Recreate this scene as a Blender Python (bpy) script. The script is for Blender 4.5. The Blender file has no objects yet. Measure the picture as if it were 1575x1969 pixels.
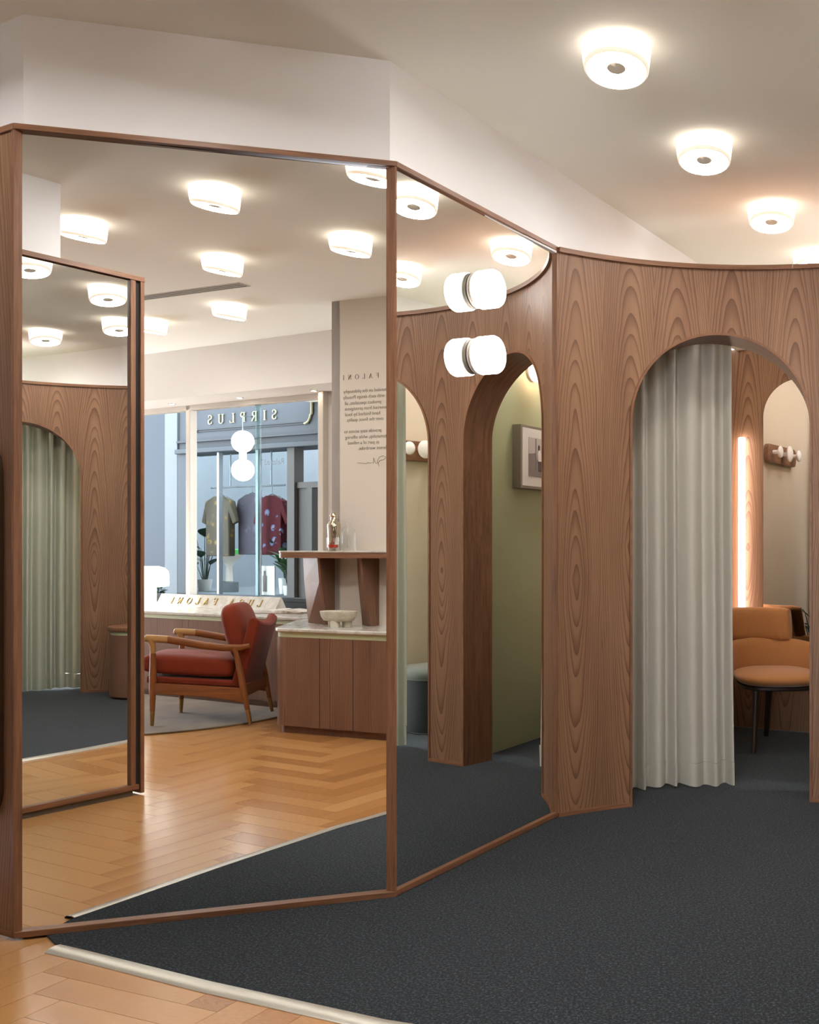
import bpy, bmesh, math, random
from mathutils import Vector, Matrix
random.seed(7)
sc = bpy.context.scene
COL = sc.collection
PI = math.pi
cos, sin, rad = math.cos, math.sin, math.radians

# ------------------------------------------------------------------ materials
def s2l(c):
    c = c / 255.0
    return c / 12.92 if c <= 0.04045 else ((c + 0.055) / 1.055) ** 2.4
def rgb(r, g, b):
    return (s2l(r) * 0.82, s2l(g) * 0.82, s2l(b) * 0.82, 1.0)
def rgbw(r, g, b):
    return (s2l(r), s2l(g), s2l(b), 1.0)

class NT:
    def __init__(s, name):
        s.m = bpy.data.materials.new(name); s.m.use_nodes = True
        s.t = s.m.node_tree; s.t.nodes.clear()
        s.out = s.t.nodes.new('ShaderNodeOutputMaterial')
    def n(s, typ, **kw):
        nd = s.t.nodes.new(typ)
        for k, v in kw.items(): setattr(nd, k, v)
        return nd
    def set(s, sock, v):
        if isinstance(v, bpy.types.NodeSocket): s.t.links.new(v, sock)
        elif isinstance(v, (tuple, list)) and sock.type == 'RGBA' and len(v) == 3: sock.default_value = (*v, 1)
        else: sock.default_value = v
    def math(s, op, a, b=0.0, c=None):
        nd = s.n('ShaderNodeMath', operation=op)
        s.set(nd.inputs[0], a); s.set(nd.inputs[1], b)
        if c is not None: s.set(nd.inputs[2], c)
        return nd.outputs[0]
    def comb(s, x, y, z=0.0):
        nd = s.n('ShaderNodeCombineXYZ')
        for i, v in enumerate((x, y, z)): s.set(nd.inputs[i], v)
        return nd.outputs[0]
    def uv(s):
        nd = s.n('ShaderNodeUVMap'); sp = s.n('ShaderNodeSeparateXYZ')
        s.t.links.new(nd.outputs[0], sp.inputs[0]); return sp.outputs[0], sp.outputs[1]
    def obj(s): return s.n('ShaderNodeTexCoord').outputs['Object']
    def noise(s, vec, scale=1.0, detail=2.0, rough=0.5, dim='3D'):
        nd = s.n('ShaderNodeTexNoise', noise_dimensions=dim)
        s.set(nd.inputs['Vector'], vec); nd.inputs['Scale'].default_value = scale
        nd.inputs['Detail'].default_value = detail; nd.inputs['Roughness'].default_value = rough
        return nd.outputs['Fac']
    def ramp(s, fac, stops, interp='LINEAR'):
        nd = s.n('ShaderNodeValToRGB'); nd.color_ramp.interpolation = interp
        el = nd.color_ramp.elements
        while len(el) < len(stops): el.new(0.5)
        for e, (p, c) in zip(el, stops): e.position = p; e.color = c
        s.set(nd.inputs[0], fac); return nd.outputs[0]
    def mix(s, fac, a, b, blend='MIX'):
        nd = s.n('ShaderNodeMix', data_type='RGBA', blend_type=blend)
        s.set(nd.inputs[0], fac); s.set(nd.inputs[6], a); s.set(nd.inputs[7], b)
        return nd.outputs[2]
    def bump(s, h, strength=0.2, dist=0.01):
        nd = s.n('ShaderNodeBump'); nd.inputs['Strength'].default_value = strength
        nd.inputs['Distance'].default_value = dist; s.set(nd.inputs['Height'], h); return nd.outputs[0]
    def bsdf(s, color, rough=0.5, metal=0.0, spec=0.5, normal=None, sheen=0.0, trans=0.0, ior=1.45, emit=None, estr=0.0, coat=0.0):
        b = s.n('ShaderNodeBsdfPrincipled')
        s.set(b.inputs['Base Color'], color); s.set(b.inputs['Roughness'], rough)
        b.inputs['Metallic'].default_value = metal; b.inputs['Specular IOR Level'].default_value = spec
        b.inputs['Sheen Weight'].default_value = sheen; b.inputs['Transmission Weight'].default_value = trans
        b.inputs['IOR'].default_value = ior; b.inputs['Coat Weight'].default_value = coat
        if sheen: b.inputs['Sheen Roughness'].default_value = 0.4
        if normal is not None: s.set(b.inputs['Normal'], normal)
        if emit is not None:
            s.set(b.inputs['Emission Color'], emit); b.inputs['Emission Strength'].default_value = estr
        s.t.links.new(b.outputs[0], s.out.inputs[0]); return s.m

def plain(name, c, rough=0.5, metal=0.0, spec=0.5, var=0.06, scale=6.0, bump=0.0, bscale=200.0, sheen=0.0):
    k = NT(name); o = k.obj()
    f = k.noise(o, scale, 3)
    a = tuple(min(1, x * (1 + var)) for x in c[:3]) + (1,); b = tuple(x * (1 - var) for x in c[:3]) + (1,)
    col = k.mix(f, b, a)
    nrm = k.bump(k.noise(o, bscale, 2), bump, 0.002) if bump else None
    return k.bsdf(col, rough, metal, spec, nrm, sheen)

def emissive(name, c, strength, rough=0.4):
    k = NT(name); o = k.obj()
    col = k.mix(k.noise(o, 9.0, 2), tuple(x * 0.96 for x in c[:3]) + (1,), c)
    return k.bsdf(rgb(245, 240, 230), rough, emit=col, estr=strength)

def veneer(name, light, mid, dark, leaf=0.27, zmid=1.30, slope=0.060, rough=0.45, rings=0.0080, amp=0.035, base=0.035, spec=0.35):
    k = NT(name); u, v = k.uv()
    q = k.math('DIVIDE', u, leaf); idx = k.math('FLOOR', q)
    loc = k.math('MULTIPLY', k.math('SUBTRACT', k.math('FRACT', q), 0.5), leaf)
    wn = k.n('ShaderNodeTexWhiteNoise', noise_dimensions='1D'); k.set(wn.inputs['W'], idx)
    loc = k.math('ADD', loc, k.math('MULTIPLY', k.math('SUBTRACT', wn.outputs['Value'], 0.5), 0.05))
    dn = k.noise(k.comb(k.math('MULTIPLY', u, 9.0), k.math('MULTIPLY', v, 1.6)), 1.0, 3)
    loc = k.math('ADD', loc, k.math('MULTIPLY', k.math('SUBTRACT', dn, 0.5), 0.04))
    zz = k.math('ADD', v, k.math('MULTIPLY', wn.outputs['Value'], 0.35))
    zn = k.noise(k.comb(k.math('MULTIPLY', idx, 0.21), k.math('MULTIPLY', v, 1.1)), 1.0, 2)
    d = k.math('ADD', k.math('MULTIPLY', k.math('ABSOLUTE', k.math('SUBTRACT', zz, zmid)), slope),
               k.math('ADD', base, k.math('MULTIPLY', zn, amp)))
    r = k.math('SQRT', k.math('ADD', k.math('MULTIPLY', loc, loc), k.math('MULTIPLY', d, d)))
    jit = k.noise(k.comb(k.math('MULTIPLY', r, 70.0), k.math('MULTIPLY', idx, 3.7)), 1.0, 1)
    t = k.math('FRACT', k.math('ADD', k.math('DIVIDE', r, rings), k.math('MULTIPLY', jit, 1.6)))
    ring = k.math('POWER', t, 3.5)
    fib = k.noise(k.comb(k.math('MULTIPLY', u, 420.0), k.math('MULTIPLY', v, 7.0)), 1.0, 2)
    broad = k.noise(k.comb(k.math('MULTIPLY', u, 6.0), k.math('MULTIPLY', v, 0.7)), 1.0, 2)
    f = k.math('ADD', k.math('MULTIPLY', ring, 0.38), k.math('MULTIPLY', fib, 0.30))
    f = k.math('ADD', f, k.math('MULTIPLY', broad, 0.38))
    col = k.ramp(f, [(0.18, light), (0.52, mid), (0.92, dark)])
    return k.bsdf(col, rough, spec=spec, normal=k.bump(fib, 0.05, 0.001))

WL, WM, WD = rgb(164, 124, 94), rgb(126, 90, 66), rgb(78, 52, 38)
M = {}
M['veneer'] = veneer('walnut_veneer', WL, WM, WD)
M['veneer_low'] = veneer('walnut_cabinet_veneer', rgb(150, 112, 90), rgb(118, 84, 66), rgb(78, 53, 41), leaf=0.33, zmid=0.1, spec=0.15, slope=0.003, rings=0.0075, amp=0.004, base=0.0)
def solidwood(name, light, dark, rough=0.4, fine=260.0, along=9.0, spec=0.4):
    k = NT(name); u, v = k.uv()
    a = k.noise(k.comb(k.math('MULTIPLY', u, fine), k.math('MULTIPLY', v, along)), 1.0, 3)
    w = k.noise(k.comb(k.math('MULTIPLY', u, fine * 0.18), k.math('MULTIPLY', v, along * 0.25)), 1.0, 2)
    f = k.math('ADD', k.math('MULTIPLY', a, 0.5), k.math('MULTIPLY', w, 0.5))
    return k.bsdf(k.ramp(f, [(0.3, light), (0.7, dark)]), rough, spec=spec, normal=k.bump(a, 0.04, 0.001))
M['frame'] = solidwood('walnut_solid', rgb(162, 114, 82), rgb(104, 68, 46))
M['chairwood'] = solidwood('teak_solid', rgb(158, 98, 54), rgb(112, 64, 34), 0.32, 160, 6)
M['darkwood'] = solidwood('stained_dark_wood', rgb(74, 52, 42), rgb(42, 29, 24), 0.4, 160, 6)
M['armtip'] = solidwood('pale_arm_wood', rgb(192, 150, 96), rgb(160, 118, 70), 0.3, 160, 6)

k = NT('oak_parquet'); u, v = k.uv()
at = k.n('ShaderNodeAttribute', attribute_name='plank')
sp = k.n('ShaderNodeSeparateXYZ'); k.t.links.new(at.outputs['Vector'], sp.inputs[0])
pr, ps = sp.outputs[0], sp.outputs[1]
uo = k.math('ADD', u, k.math('MULTIPLY', ps, 37.0))
g1 = k.noise(k.comb(k.math('MULTIPLY', uo, 150.0), k.math('MULTIPLY', v, 5.0)), 1.0, 3)
xx = k.math('SUBTRACT', k.math('ADD', u, k.math('MULTIPLY', k.math('SUBTRACT', k.noise(k.comb(k.math('MULTIPLY', uo, 9.0), k.math('MULTIPLY', v, 2.5)), 1.0, 2), 0.5), 0.05)), k.math('MULTIPLY', pr, 0.09))
dd_ = k.math('MULTIPLY', k.math('ADD', v, k.math('MULTIPLY', ps, 2.0)), 0.025)
rr = k.math('SQRT', k.math('ADD', k.math('MULTIPLY', xx, xx), k.math('MULTIPLY', dd_, dd_)))
rg = k.math('POWER', k.math('FRACT', k.math('DIVIDE', rr, 0.0085)), 2.0)
f = k.math('ADD', k.math('MULTIPLY', rg, 0.28), k.math('MULTIPLY', g1, 0.46))
f = k.math('ADD', f, k.math('MULTIPLY', pr, 0.34))
col = k.ramp(f, [(0.15, rgb(212, 162, 104)), (0.5, rgb(182, 126, 72)), (0.9, rgb(132, 84, 44))])
M['oak'] = k.bsdf(col, 0.22, spec=0.55, normal=k.bump(g1, 0.03, 0.001))

k = NT('charcoal_carpet'); o = k.obj()
a = k.noise(o, 120.0, 4, 0.78); b = k.noise(o, 1.3, 2)
col = k.ramp(a, [(0.38, rgb(7, 9, 11)), (0.52, rgb(31, 37, 42)), (0.66, rgb(96, 106, 114))])
col = k.mix(0.12, col, k.mix(b, rgb(38, 41, 44), rgb(64, 66, 68)))
M['carpet'] = k.bsdf(col, 0.95, spec=0.1, normal=k.bump(a, 0.7, 0.004), sheen=0.15)

M['wall'] = plain('warm_white_paint', rgbw(234, 231, 230), 0.85, spec=0.2, var=0.012, scale=2)
M['greige'] = plain('greige_paint', rgbw(206, 195, 182), 0.85, spec=0.2, var=0.012, scale=2)
M['ceiling'] = plain('ceiling_paint', rgbw(240, 238, 229), 0.9, spec=0.15, var=0.01, scale=1.5)
M['beige'] = plain('beige_paint', rgb(220, 200, 178), 0.85, spec=0.2, var=0.012, scale=2)
M['green'] = plain('sage_paint', rgb(170, 172, 136), 0.85, spec=0.2, var=0.015, scale=2)
M['greenband'] = plain('pale_green_lacquer', rgb(196, 203, 160), 0.45, var=0.02)
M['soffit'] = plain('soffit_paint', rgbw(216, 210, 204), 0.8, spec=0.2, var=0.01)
M['white_metal'] = plain('cream_frame_paint', rgb(200, 188, 174), 0.5, var=0.02)
M['brass'] = plain('aged_brass', rgb(176, 140, 88), 0.3, metal=0.9, var=0.05)
M['gold'] = plain('gold_letter_brass', rgb(190, 160, 100), 0.35, metal=0.7, var=0.05)
M['bronze'] = plain('dark_bronze', rgb(96, 78, 60), 0.35, metal=0.7, var=0.05)
M['steel'] = plain('brushed_steel_trim', rgb(206, 200, 186), 0.32, metal=0.6, var=0.04, scale=20)
M['chrome'] = plain('polished_silver', rgb(214, 204, 184), 0.08, metal=1.0, var=0.02)
M['black'] = plain('black_plastic', rgb(24, 24, 25), 0.4, var=0.1)
M['shadowgap'] = plain('dark_gap', rgb(40, 34, 30), 0.8, var=0.1)
M['plinth'] = plain('grey_plinth', rgb(120, 112, 102), 0.7, var=0.05)
M['finial'] = plain('finial_taupe', rgbw(150, 138, 122), 0.7, spec=0.1, var=0.03)
M['taupe'] = plain('taupe_finial', rgb(214, 204, 190), 0.5, var=0.03)
M['rust'] = plain('rust_velvet', rgb(128, 54, 35), 0.85, spec=0.08, var=0.2, scale=9, sheen=0.15, bump=0.12, bscale=60)
M['mustard'] = plain('mustard_wool', rgb(186, 126, 76), 0.9, spec=0.15, var=0.08, scale=40, sheen=0.3, bump=0.35, bscale=420)
M['curtain'] = plain('oatmeal_curtain', rgb(200, 194, 180), 0.9, spec=0.1, var=0.03, scale=60, sheen=0.2, bump=0.15, bscale=500)
M['curtain2'] = plain('sage_curtain', rgb(190, 190, 170), 0.9, spec=0.1, var=0.03, scale=60, sheen=0.2, bump=0.15, bscale=500)
M['blackvelvet'] = plain('black_velvet', rgb(34, 37, 36), 0.7, spec=0.2, var=0.1, sheen=1.0)
M['greyvelvet'] = plain('grey_green_velvet', rgb(112, 116, 106), 0.8, spec=0.2, var=0.1, sheen=0.6)
M['knobwhite'] = plain('white_lacquer', rgbw(236, 226, 220), 0.35, var=0.01)
M['paperwhite'] = plain('page_white', rgb(226, 220, 212), 0.7, var=0.03)
M['leaf'] = plain('leaf_green', rgb(44, 76, 38), 0.5, var=0.3, scale=20)
M['leafdark'] = plain('leaf_dark_green', rgb(30, 50, 28), 0.5, var=0.3, scale=20)
M['leafpale'] = plain('leaf_variegated', rgb(98, 122, 86), 0.5, var=0.35, scale=14)
M['soil'] = plain('soil', rgb(58, 44, 34), 0.9, var=0.2)
M['pot'] = plain('white_pot', rgb(228, 226, 220), 0.5, var=0.02)
M['taupeframe'] = plain('taupe_picture_frame', rgb(126, 114, 96), 0.5, var=0.04)
M['ink'] = plain('grey_print', rgb(120, 108, 92), 0.8, var=0.03)
M['facade'] = plain('blue_grey_shopfront', rgb(38, 44, 52), 0.6, var=0.04, scale=2)
M['facade2'] = plain('slate_cladding', rgb(30, 38, 50), 0.6, var=0.05, scale=2)
M['facadeline'] = plain('shopfront_moulding', rgb(30, 35, 42), 0.6, var=0.04)
M['taupepaint'] = plain('taupe_door_paint', rgb(50, 46, 41), 0.6, var=0.05)
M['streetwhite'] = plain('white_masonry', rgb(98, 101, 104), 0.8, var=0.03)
M['pavement'] = plain('pale_pavement', rgb(78, 78, 78), 0.9, var=0.08, scale=3)
M['steelgrey'] = plain('grey_steel_bar', rgb(120, 126, 132), 0.4, metal=0.5, var=0.04)
M['palegold'] = plain('pale_gold_paint', rgb(160, 154, 120), 0.5, var=0.03)
M['cocktail'] = plain('red_drink', rgb(206, 60, 44), 0.2, var=0.08)

k = NT('travertine'); o = k.obj()
a = k.noise(o, 22.0, 4, 0.6)
M['travertine'] = k.bsdf(k.ramp(a, [(0.3, rgb(196, 184, 162)), (0.6, rgb(224, 214, 194)), (0.8, rgb(206, 192, 168))]), 0.6, normal=k.bump(k.noise(o, 150.0, 2), 0.1, 0.002))
k = NT('pale_marble'); o = k.obj()
w = k.noise(o, 3.0, 4, 0.6); a = k.noise(o, 14.0, 4, 0.65)
vein = k.math('ABSOLUTE', k.math('SUBTRACT', w, 0.5))
col = k.ramp(vein, [(0.0, rgb(190, 182, 170)), (0.05, rgb(212, 206, 196)), (0.3, rgb(218, 213, 204))])
col = k.mix(k.math('MULTIPLY', a, 0.25), col, rgb(206, 198, 186))
M['marble'] = k.bsdf(col, 0.16, spec=0.5)
k = NT('taupe_rug'); o = k.obj()
a = k.noise(o, 2.2, 4, 0.6); b = k.noise(o, 320.0, 2)
col = k.ramp(a, [(0.3, rgb(84, 68, 50)), (0.5, rgb(126, 104, 76)), (0.68, rgb(150, 126, 94))])
M['rug'] = k.bsdf(k.mix(k.math('MULTIPLY', b, 0.4), col, rgb(86, 72, 56)), 0.95, spec=0.1, normal=k.bump(b, 0.4, 0.003), sheen=0.3)

k = NT('silvered_mirror'); g = k.n('ShaderNodeBsdfGlossy'); 
g.inputs['Roughness'].default_value = 0.0
k.set(g.inputs['Color'], k.mix(k.noise(k.obj(), 0.6, 1), (0.945, 0.955, 0.94, 1), (0.95, 0.955, 0.945, 1)))
k.t.links.new(g.outputs[0], k.out.inputs[0]); M['mirror'] = k.m

def clearglass(name, tint, refl=1.0):
    k = NT(name)
    tr = k.n('ShaderNodeBsdfTransparent'); k.set(tr.inputs[0], k.mix(k.noise(k.obj(), 1.0, 1), tint, tint))
    gl = k.n('ShaderNodeBsdfGlossy'); gl.inputs['Roughness'].default_value = 0.0
    fr = k.n('ShaderNodeLayerWeight'); fr.inputs[0].default_value = 0.5
    fz = k.math('ADD', 0.04, k.math('MULTIPLY', k.math('POWER', fr.outputs['Facing'], 5.0), 0.9))
    mx = k.n('ShaderNodeMixShader'); k.set(mx.inputs[0], k.math('MULTIPLY', fz, refl))
    k.t.links.new(tr.outputs[0], mx.inputs[1]); k.t.links.new(gl.outputs[0], mx.inputs[2])
    k.t.links.new(mx.outputs[0], k.out.inputs[0]); return k.m
M['pane'] = clearglass('window_pane', (0.95, 0.975, 0.98, 1), 0.0)
M['glassedge'] = clearglass('glass_joint', (0.70, 0.82, 0.82, 1))
M['crystal'] = clearglass('crystal', (0.985, 0.99, 0.99, 1), 1.0)

LAMPC = rgb(255, 226, 190)
M['lampside'] = emissive('opal_glass_side', rgbw(255, 243, 228), 0.75)
M['lamprim'] = emissive('opal_glass_rim', rgbw(255, 228, 198), 0.2)
M['lampbottom'] = emissive('opal_glass_bottom', rgbw(252, 250, 248), 26.5)
M['sconce'] = emissive('frosted_cylinder', rgbw(255, 250, 244), 5.0)
M['sconcered'] = emissive('warm_frosted_cylinder', rgbw(255, 214, 196), 7.0)
M['tube'] = emissive('led_tube', rgbw(255, 240, 232), 4.5)
M['tablelamp'] = emissive('white_lamp_shade', rgbw(255, 246, 232), 4.0)
M['tablestem'] = emissive('white_lamp_stem', rgbw(255, 224, 190), 0.9)
M['spot'] = emissive('small_spot', rgbw(255, 244, 226), 30.0)
M['globe'] = emissive('reflected_lamp_glow', rgbw(255, 255, 252), 2.2)  # glow in place of a reflection of the wall lamps
M['sodlight'] = emissive('lit_strip', rgbw(244, 246, 190), 2.0)

# ------------------------------------------------------------------ mesh builder
class MB:
    def __init__(s): s.v = []; s.f = []
    def add(s, vs, fs, T=None):
        o = len(s.v)
        for p in vs:
            p = Vector(p)
            s.v.append(T @ p if T is not None else p)
        s.f += [[i + o for i in f] for f in fs]; return s
    def box(s, x0, x1, y0, y1, z0, z1, T=None):
        vs = [(x, y, z) for z in (z0, z1) for y in (y0, y1) for x in (x0, x1)]
        return s.add(vs, [(0, 2, 3, 1), (4, 5, 7, 6), (0, 1, 5, 4), (2, 6, 7, 3), (0, 4, 6, 2), (1, 3, 7, 5)], T)
    def prism(s, poly, z0, z1, T=None):
        n = len(poly)
        za = z0 if isinstance(z0, (list, tuple)) else [z0] * n
        zb = z1 if isinstance(z1, (list, tuple)) else [z1] * n
        vs = [(p[0], p[1], z) for p, z in zip(poly, za)] + [(p[0], p[1], z) for p, z in zip(poly, zb)]
        fs = [list(range(n))[::-1], [i + n for i in range(n)]] + [(i, (i + 1) % n, (i + 1) % n + n, i + n) for i in range(n)]
        return s.add(vs, fs, T)
    def lathe(s, prof, n=32, T=None, capb=True, capt=True, sx=1.0, sy=1.0):
        vs = []; fs = []
        for r, z in prof:
            vs += [(r * cos(2 * PI * i / n) * sx, r * sin(2 * PI * i / n) * sy, z) for i in range(n)]
        for j in range(len(prof) - 1):
            for i in range(n):
                a, b = j * n + i, j * n + (i + 1) % n
                fs.append((a, b, b + n, a + n))
        if capb: fs.append(list(range(n))[::-1])
        if capt: fs.append([(len(prof) - 1) * n + i for i in range(n)])
        return s.add(vs, fs, T)
    def tube(s, pts, rads, n=12, flat=1.0, T=None):
        pts = [Vector(p) for p in pts]
        if not isinstance(rads, (list, tuple)): rads = [rads] * len(pts)
        vs = []; fs = []
        up = Vector((0, 0, 1)); prev = None
        for i, p in enumerate(pts):
            d = (pts[min(i + 1, len(pts) - 1)] - pts[max(i - 1, 0)]).normalized()
            if prev is None:
                a = d.cross(up) if abs(d.dot(up)) < 0.95 else d.cross(Vector((1, 0, 0)))
            else: a = prev - d * prev.dot(d)
            a.normalize(); b = d.cross(a); prev = a
            for k in range(n):
                t = 2 * PI * k / n
                vs.append(p + a * rads[i] * cos(t) + b * rads[i] * flat * sin(t))
        for j in range(len(pts) - 1):
            for k in range(n):
                q = (k + 1) % n
                fs.append((j * n + k, j * n + q, (j + 1) * n + q, (j + 1) * n + k))
        fs.append(list(range(n))[::-1]); fs.append([(len(pts) - 1) * n + k for k in range(n)])
        return s.add(vs, fs, T)
    def grid(s, fn, nu, nv, closeu=False, T=None):
        vs = [fn(i / (nu if closeu else nu - 1), j / (nv - 1)) for j in range(nv) for i in range(nu)]
        fs = []
        for j in range(nv - 1):
            for i in range(nu if closeu else nu - 1):
                q = (i + 1) % nu
                fs.append((j * nu + i, j * nu + q, (j + 1) * nu + q, (j + 1) * nu + i))
        return s.add(vs, fs, T)
    def pillow(s, hx, hy, hz, px=3.0, pz=2.2, n=28, m=14, T=None, pinch=0.0):
        # soft cushion: superellipse outline, rounded section
        def fn(a, b):
            th = 2 * PI * a; ph = -PI / 2 + PI * b
            c, d = cos(th), sin(th)
            x = math.copysign(abs(c) ** (2 / px), c); y = math.copysign(abs(d) ** (2 / px), d)
            cp, sp_ = cos(ph), sin(ph)
            rr_ = abs(cp) ** (2 / pz); z = math.copysign(abs(sp_) ** (2 / pz), sp_)
            return (hx * x * rr_, hy * y * rr_, hz * z * (1 - pinch * (x * x + y * y) * 0.5))
        return s.grid(fn, n, m, True, T)
    def build(s, name, mat, parent=None, grain=(0, 0, 1), smooth=None, bevel=0.0, loc=None, rotz=0.0, sub=0, recalc=True, shift=True, uvf=None):
        me = bpy.data.meshes.new(name)
        me.from_pydata([tuple(p) for p in s.v], [], s.f)
        bm = bmesh.new(); bm.from_mesh(me)
        if recalc: bmesh.ops.recalc_face_normals(bm, faces=bm.faces)
        g = Vector(grain).normalized()
        lay = bm.loops.layers.uv.new('UVMap')
        ou, ov = (random.uniform(0, 9), random.uniform(0, 9)) if shift else (0, 0)
        bm.normal_update()
        for fc in bm.faces:
            n_ = fc.normal
            a = n_.cross(g)
            if a.length < 0.2:
                a = n_.orthogonal(); gg = n_.cross(a).normalized()
            else: gg = g
            a.normalize()
            for lp in fc.loops:
                if uvf: lp[lay].uv = uvf(lp.vert.co)
                else: lp[lay].uv = (lp.vert.co.dot(a) + ou, lp.vert.co.dot(gg) + ov)
        bm.to_mesh(me); bm.free()
        me.materials.append(mat)
        if smooth is not None:
            for p in me.polygons: p.use_smooth = True
            me.set_sharp_from_angle(angle=rad(smooth))
        ob = bpy.data.objects.new(name, me); COL.objects.link(ob)
        if parent is not None: ob.parent = parent
        if loc is not None: ob.location = loc
        ob.rotation_euler = (0, 0, rotz)
        if bevel:
            b = ob.modifiers.new('soft_edges', 'BEVEL'); b.width = bevel; b.segments = 2; b.limit_method = 'ANGLE'; b.angle_limit = rad(40)
        if sub:
            b = ob.modifiers.new('smooth', 'SUBSURF'); b.levels = sub; b.render_levels = sub
        return ob

def thing(name, label, cat, loc=(0, 0, 0), rotz=0.0, group=None):
    o = bpy.data.objects.new(name, None); COL.objects.link(o)
    o.empty_display_size = 0.1
    o.location = loc; o.rotation_euler = (0, 0, rotz); o['label'] = label; o['category'] = cat
    if group: o['group'] = group
    return o
def tag(o, label, cat, group=None):
    o['label'] = label; o['category'] = cat
    if group: o['group'] = group
    return o
def structure(o, label=None):
    o['kind'] = 'structure'
    if label: o['label'] = label
    return o
def sroot(name, label=None):
    o = bpy.data.objects.new(name, None); COL.objects.link(o); return structure(o, label)
def dup(root, loc, rotz=None, label=None, name=None):
    r = root.copy(); COL.objects.link(r); r.location = loc
    if rotz is not None: r.rotation_euler = (0, 0, rotz)
    if label: r['label'] = label
    for ch in list(root.children):
        c = ch.copy(); COL.objects.link(c); c.parent = r
        for g in ch.children:
            d = g.copy(); COL.objects.link(d); d.parent = c
    return r
def U(a): return Vector((cos(rad(a)), sin(rad(a))))
def V2(*a): return Vector(a[0] if len(a) == 1 else a)
def frame(o, xdir, zdir):   # rotation matrix with local x, local z given
    x = Vector(xdir).normalized(); z = Vector(zdir).normalized(); y = z.cross(x)
    m = Matrix((x, y, z)).transposed().to_4x4(); m.translation = Vector(o); return m
def plan(o2, ang):          # local x along ang, local y left of it
    return Matrix.Translation((o2[0], o2[1], 0)) @ Matrix.Rotation(rad(ang), 4, 'Z')

# ------------------------------------------------------------------ room geometry (metres)
A, B, C = V2(-1.971, 3.289), V2(-0.852, 3.682), V2(-0.364, 4.771)
T1, T2, T0 = 19.327, 65.84, -28.3
d1, d2, d0 = U(T1), U(T2), U(T0)
n1, n2, n0 = V2(-d1.y, d1.x), V2(-d2.y, d2.x), V2(-d0.y, d0.x)
CEN, RW, RB = V2(0.553, 3.58), 1.5, 1.712
HC = 2.97
def arc(r, a): return CEN + U(a) * r
S0, D_ = V2(-0.127, -2.95), 67.0          # shop window bulkhead line
ds = U(D_); dn = V2(ds.y, -ds.x)          # along it / out to the street
def W(t, off): return S0 + ds * t + dn * off
K0, KA = V2(0.114, 0.423), 60.5           # low counter front line
dk = U(KA); kn = V2(dk.y, -dk.x)
def KP(s, off): return K0 + dk * s + kn * off

# ------------------------------------------------------------------ floor
def make_floor():
    L, w, gap = 0.56, 0.112, 0.0007
    R = Matrix.Rotation(rad(67), 2)
    vs, fs, cols, uvs = [], [], [], []
    x0, x1, y0, y1 = -3.45, 2.6, -4.9, 4.3
    vs += [(x0, y0, -0.02), (x1, y0, -0.02), (x1, y1, -0.02), (x0, y1, -0.02)]; fs.append((0, 1, 2, 3)); cols.append((1, 0, 0)); uvs.append([(0, 0)] * 4)
    def plank(px, py, lx, ly):
        c = R @ Vector((px + lx / 2, py + ly / 2))
        if not (x0 + .3 < c.x < x1 - .3 and y0 + .3 < c.y < y1 - .3): return
        if c.y > 3.9 - 0.45 * (c.x + 1.9) + 0.25: return
        o = len(vs); r1, r2 = random.random(), random.random()
        q = [(px + gap, py + gap), (px + lx - gap, py + gap), (px + lx - gap, py + ly - gap), (px + gap, py + ly - gap)]
        for a in q:
            p = R @ Vector(a); vs.append((p.x, p.y, 0.0))
        for a in q:
            p = R @ Vector(a); vs.append((p.x, p.y, -0.02))
        loc = [(a[0] - px, a[1] - py) for a in q]
        uu = [(b, a) if lx > ly else (a, b) for a, b in loc]
        fl = [(o, o + 1, o + 2, o + 3), (o, o + 4, o + 5, o + 1), (o + 1, o + 5, o + 6, o + 2), (o + 2, o + 6, o + 7, o + 3), (o + 3, o + 7, o + 4, o)]
        for i, f_ in enumerate(fl):
            fs.append(f_); cols.append((r1, r2, 0))
            uvs.append(uu if i == 0 else [uu[0], uu[0], uu[1], uu[1]])
    N = 130
    for j in range(-16, 17):
        for i in range(-N, N):
            ox, oy = i * w + j * L, i * w - j * L
            if abs(ox) > 9 or abs(oy) > 9: continue
            plank(ox, oy, L, w); plank(ox + L, oy + w - L, w, L)
    me = bpy.data.meshes.new('floor'); me.from_pydata(vs, [], fs)
    uvl = me.uv_layers.new(name='UVMap'); ca = me.attributes.new('plank', 'FLOAT_VECTOR', 'CORNER')
    li = 0
    for p, c, uq in zip(me.polygons, cols, uvs):
        for kk in range(p.loop_total):
            uvl.data[li].uv = uq[kk]; ca.data[li].vector = c; li += 1
    me.materials.append(M['oak'])
    o = bpy.data.objects.new('floor', me); COL.objects.link(o); structure(o, 'honey oak herringbone parquet floor')
make_floor()

edge = [(-1.80, 3.235), (-1.70, 3.190), (-1.222, 2.962), (-0.66, 2.72), (-0.30, 2.605), (0.06, 2.52), (0.7, 2.42), (1.72, 2.33)]
cb = MB(); cb.prism(edge + [(2.72, 4.2), (3.3, 9.3), (-2.6, 9.3), (-2.6, 4.4), (-1.98, 3.42)], -0.02, 0.008)
structure(cb.build('floor_carpet', M['carpet']), 'charcoal carpet floor of the fitting area')
tb = MB(); ln = []
for i, p in enumerate(edge):
    a = Vector(edge[max(i - 1, 0)]); b = Vector(edge[min(i + 1, len(edge) - 1)]); t_ = (b - a).normalized(); nn = V2(t_.y, -t_.x)
    if nn.y > 0: nn = -nn
    ln.append((Vector(p), nn))
prof = [(-0.006, 0.0), (-0.006, 0.0095), (0.008, 0.0115), (0.036, 0.0085), (0.046, 0.002), (0.046, 0.0)]
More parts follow.
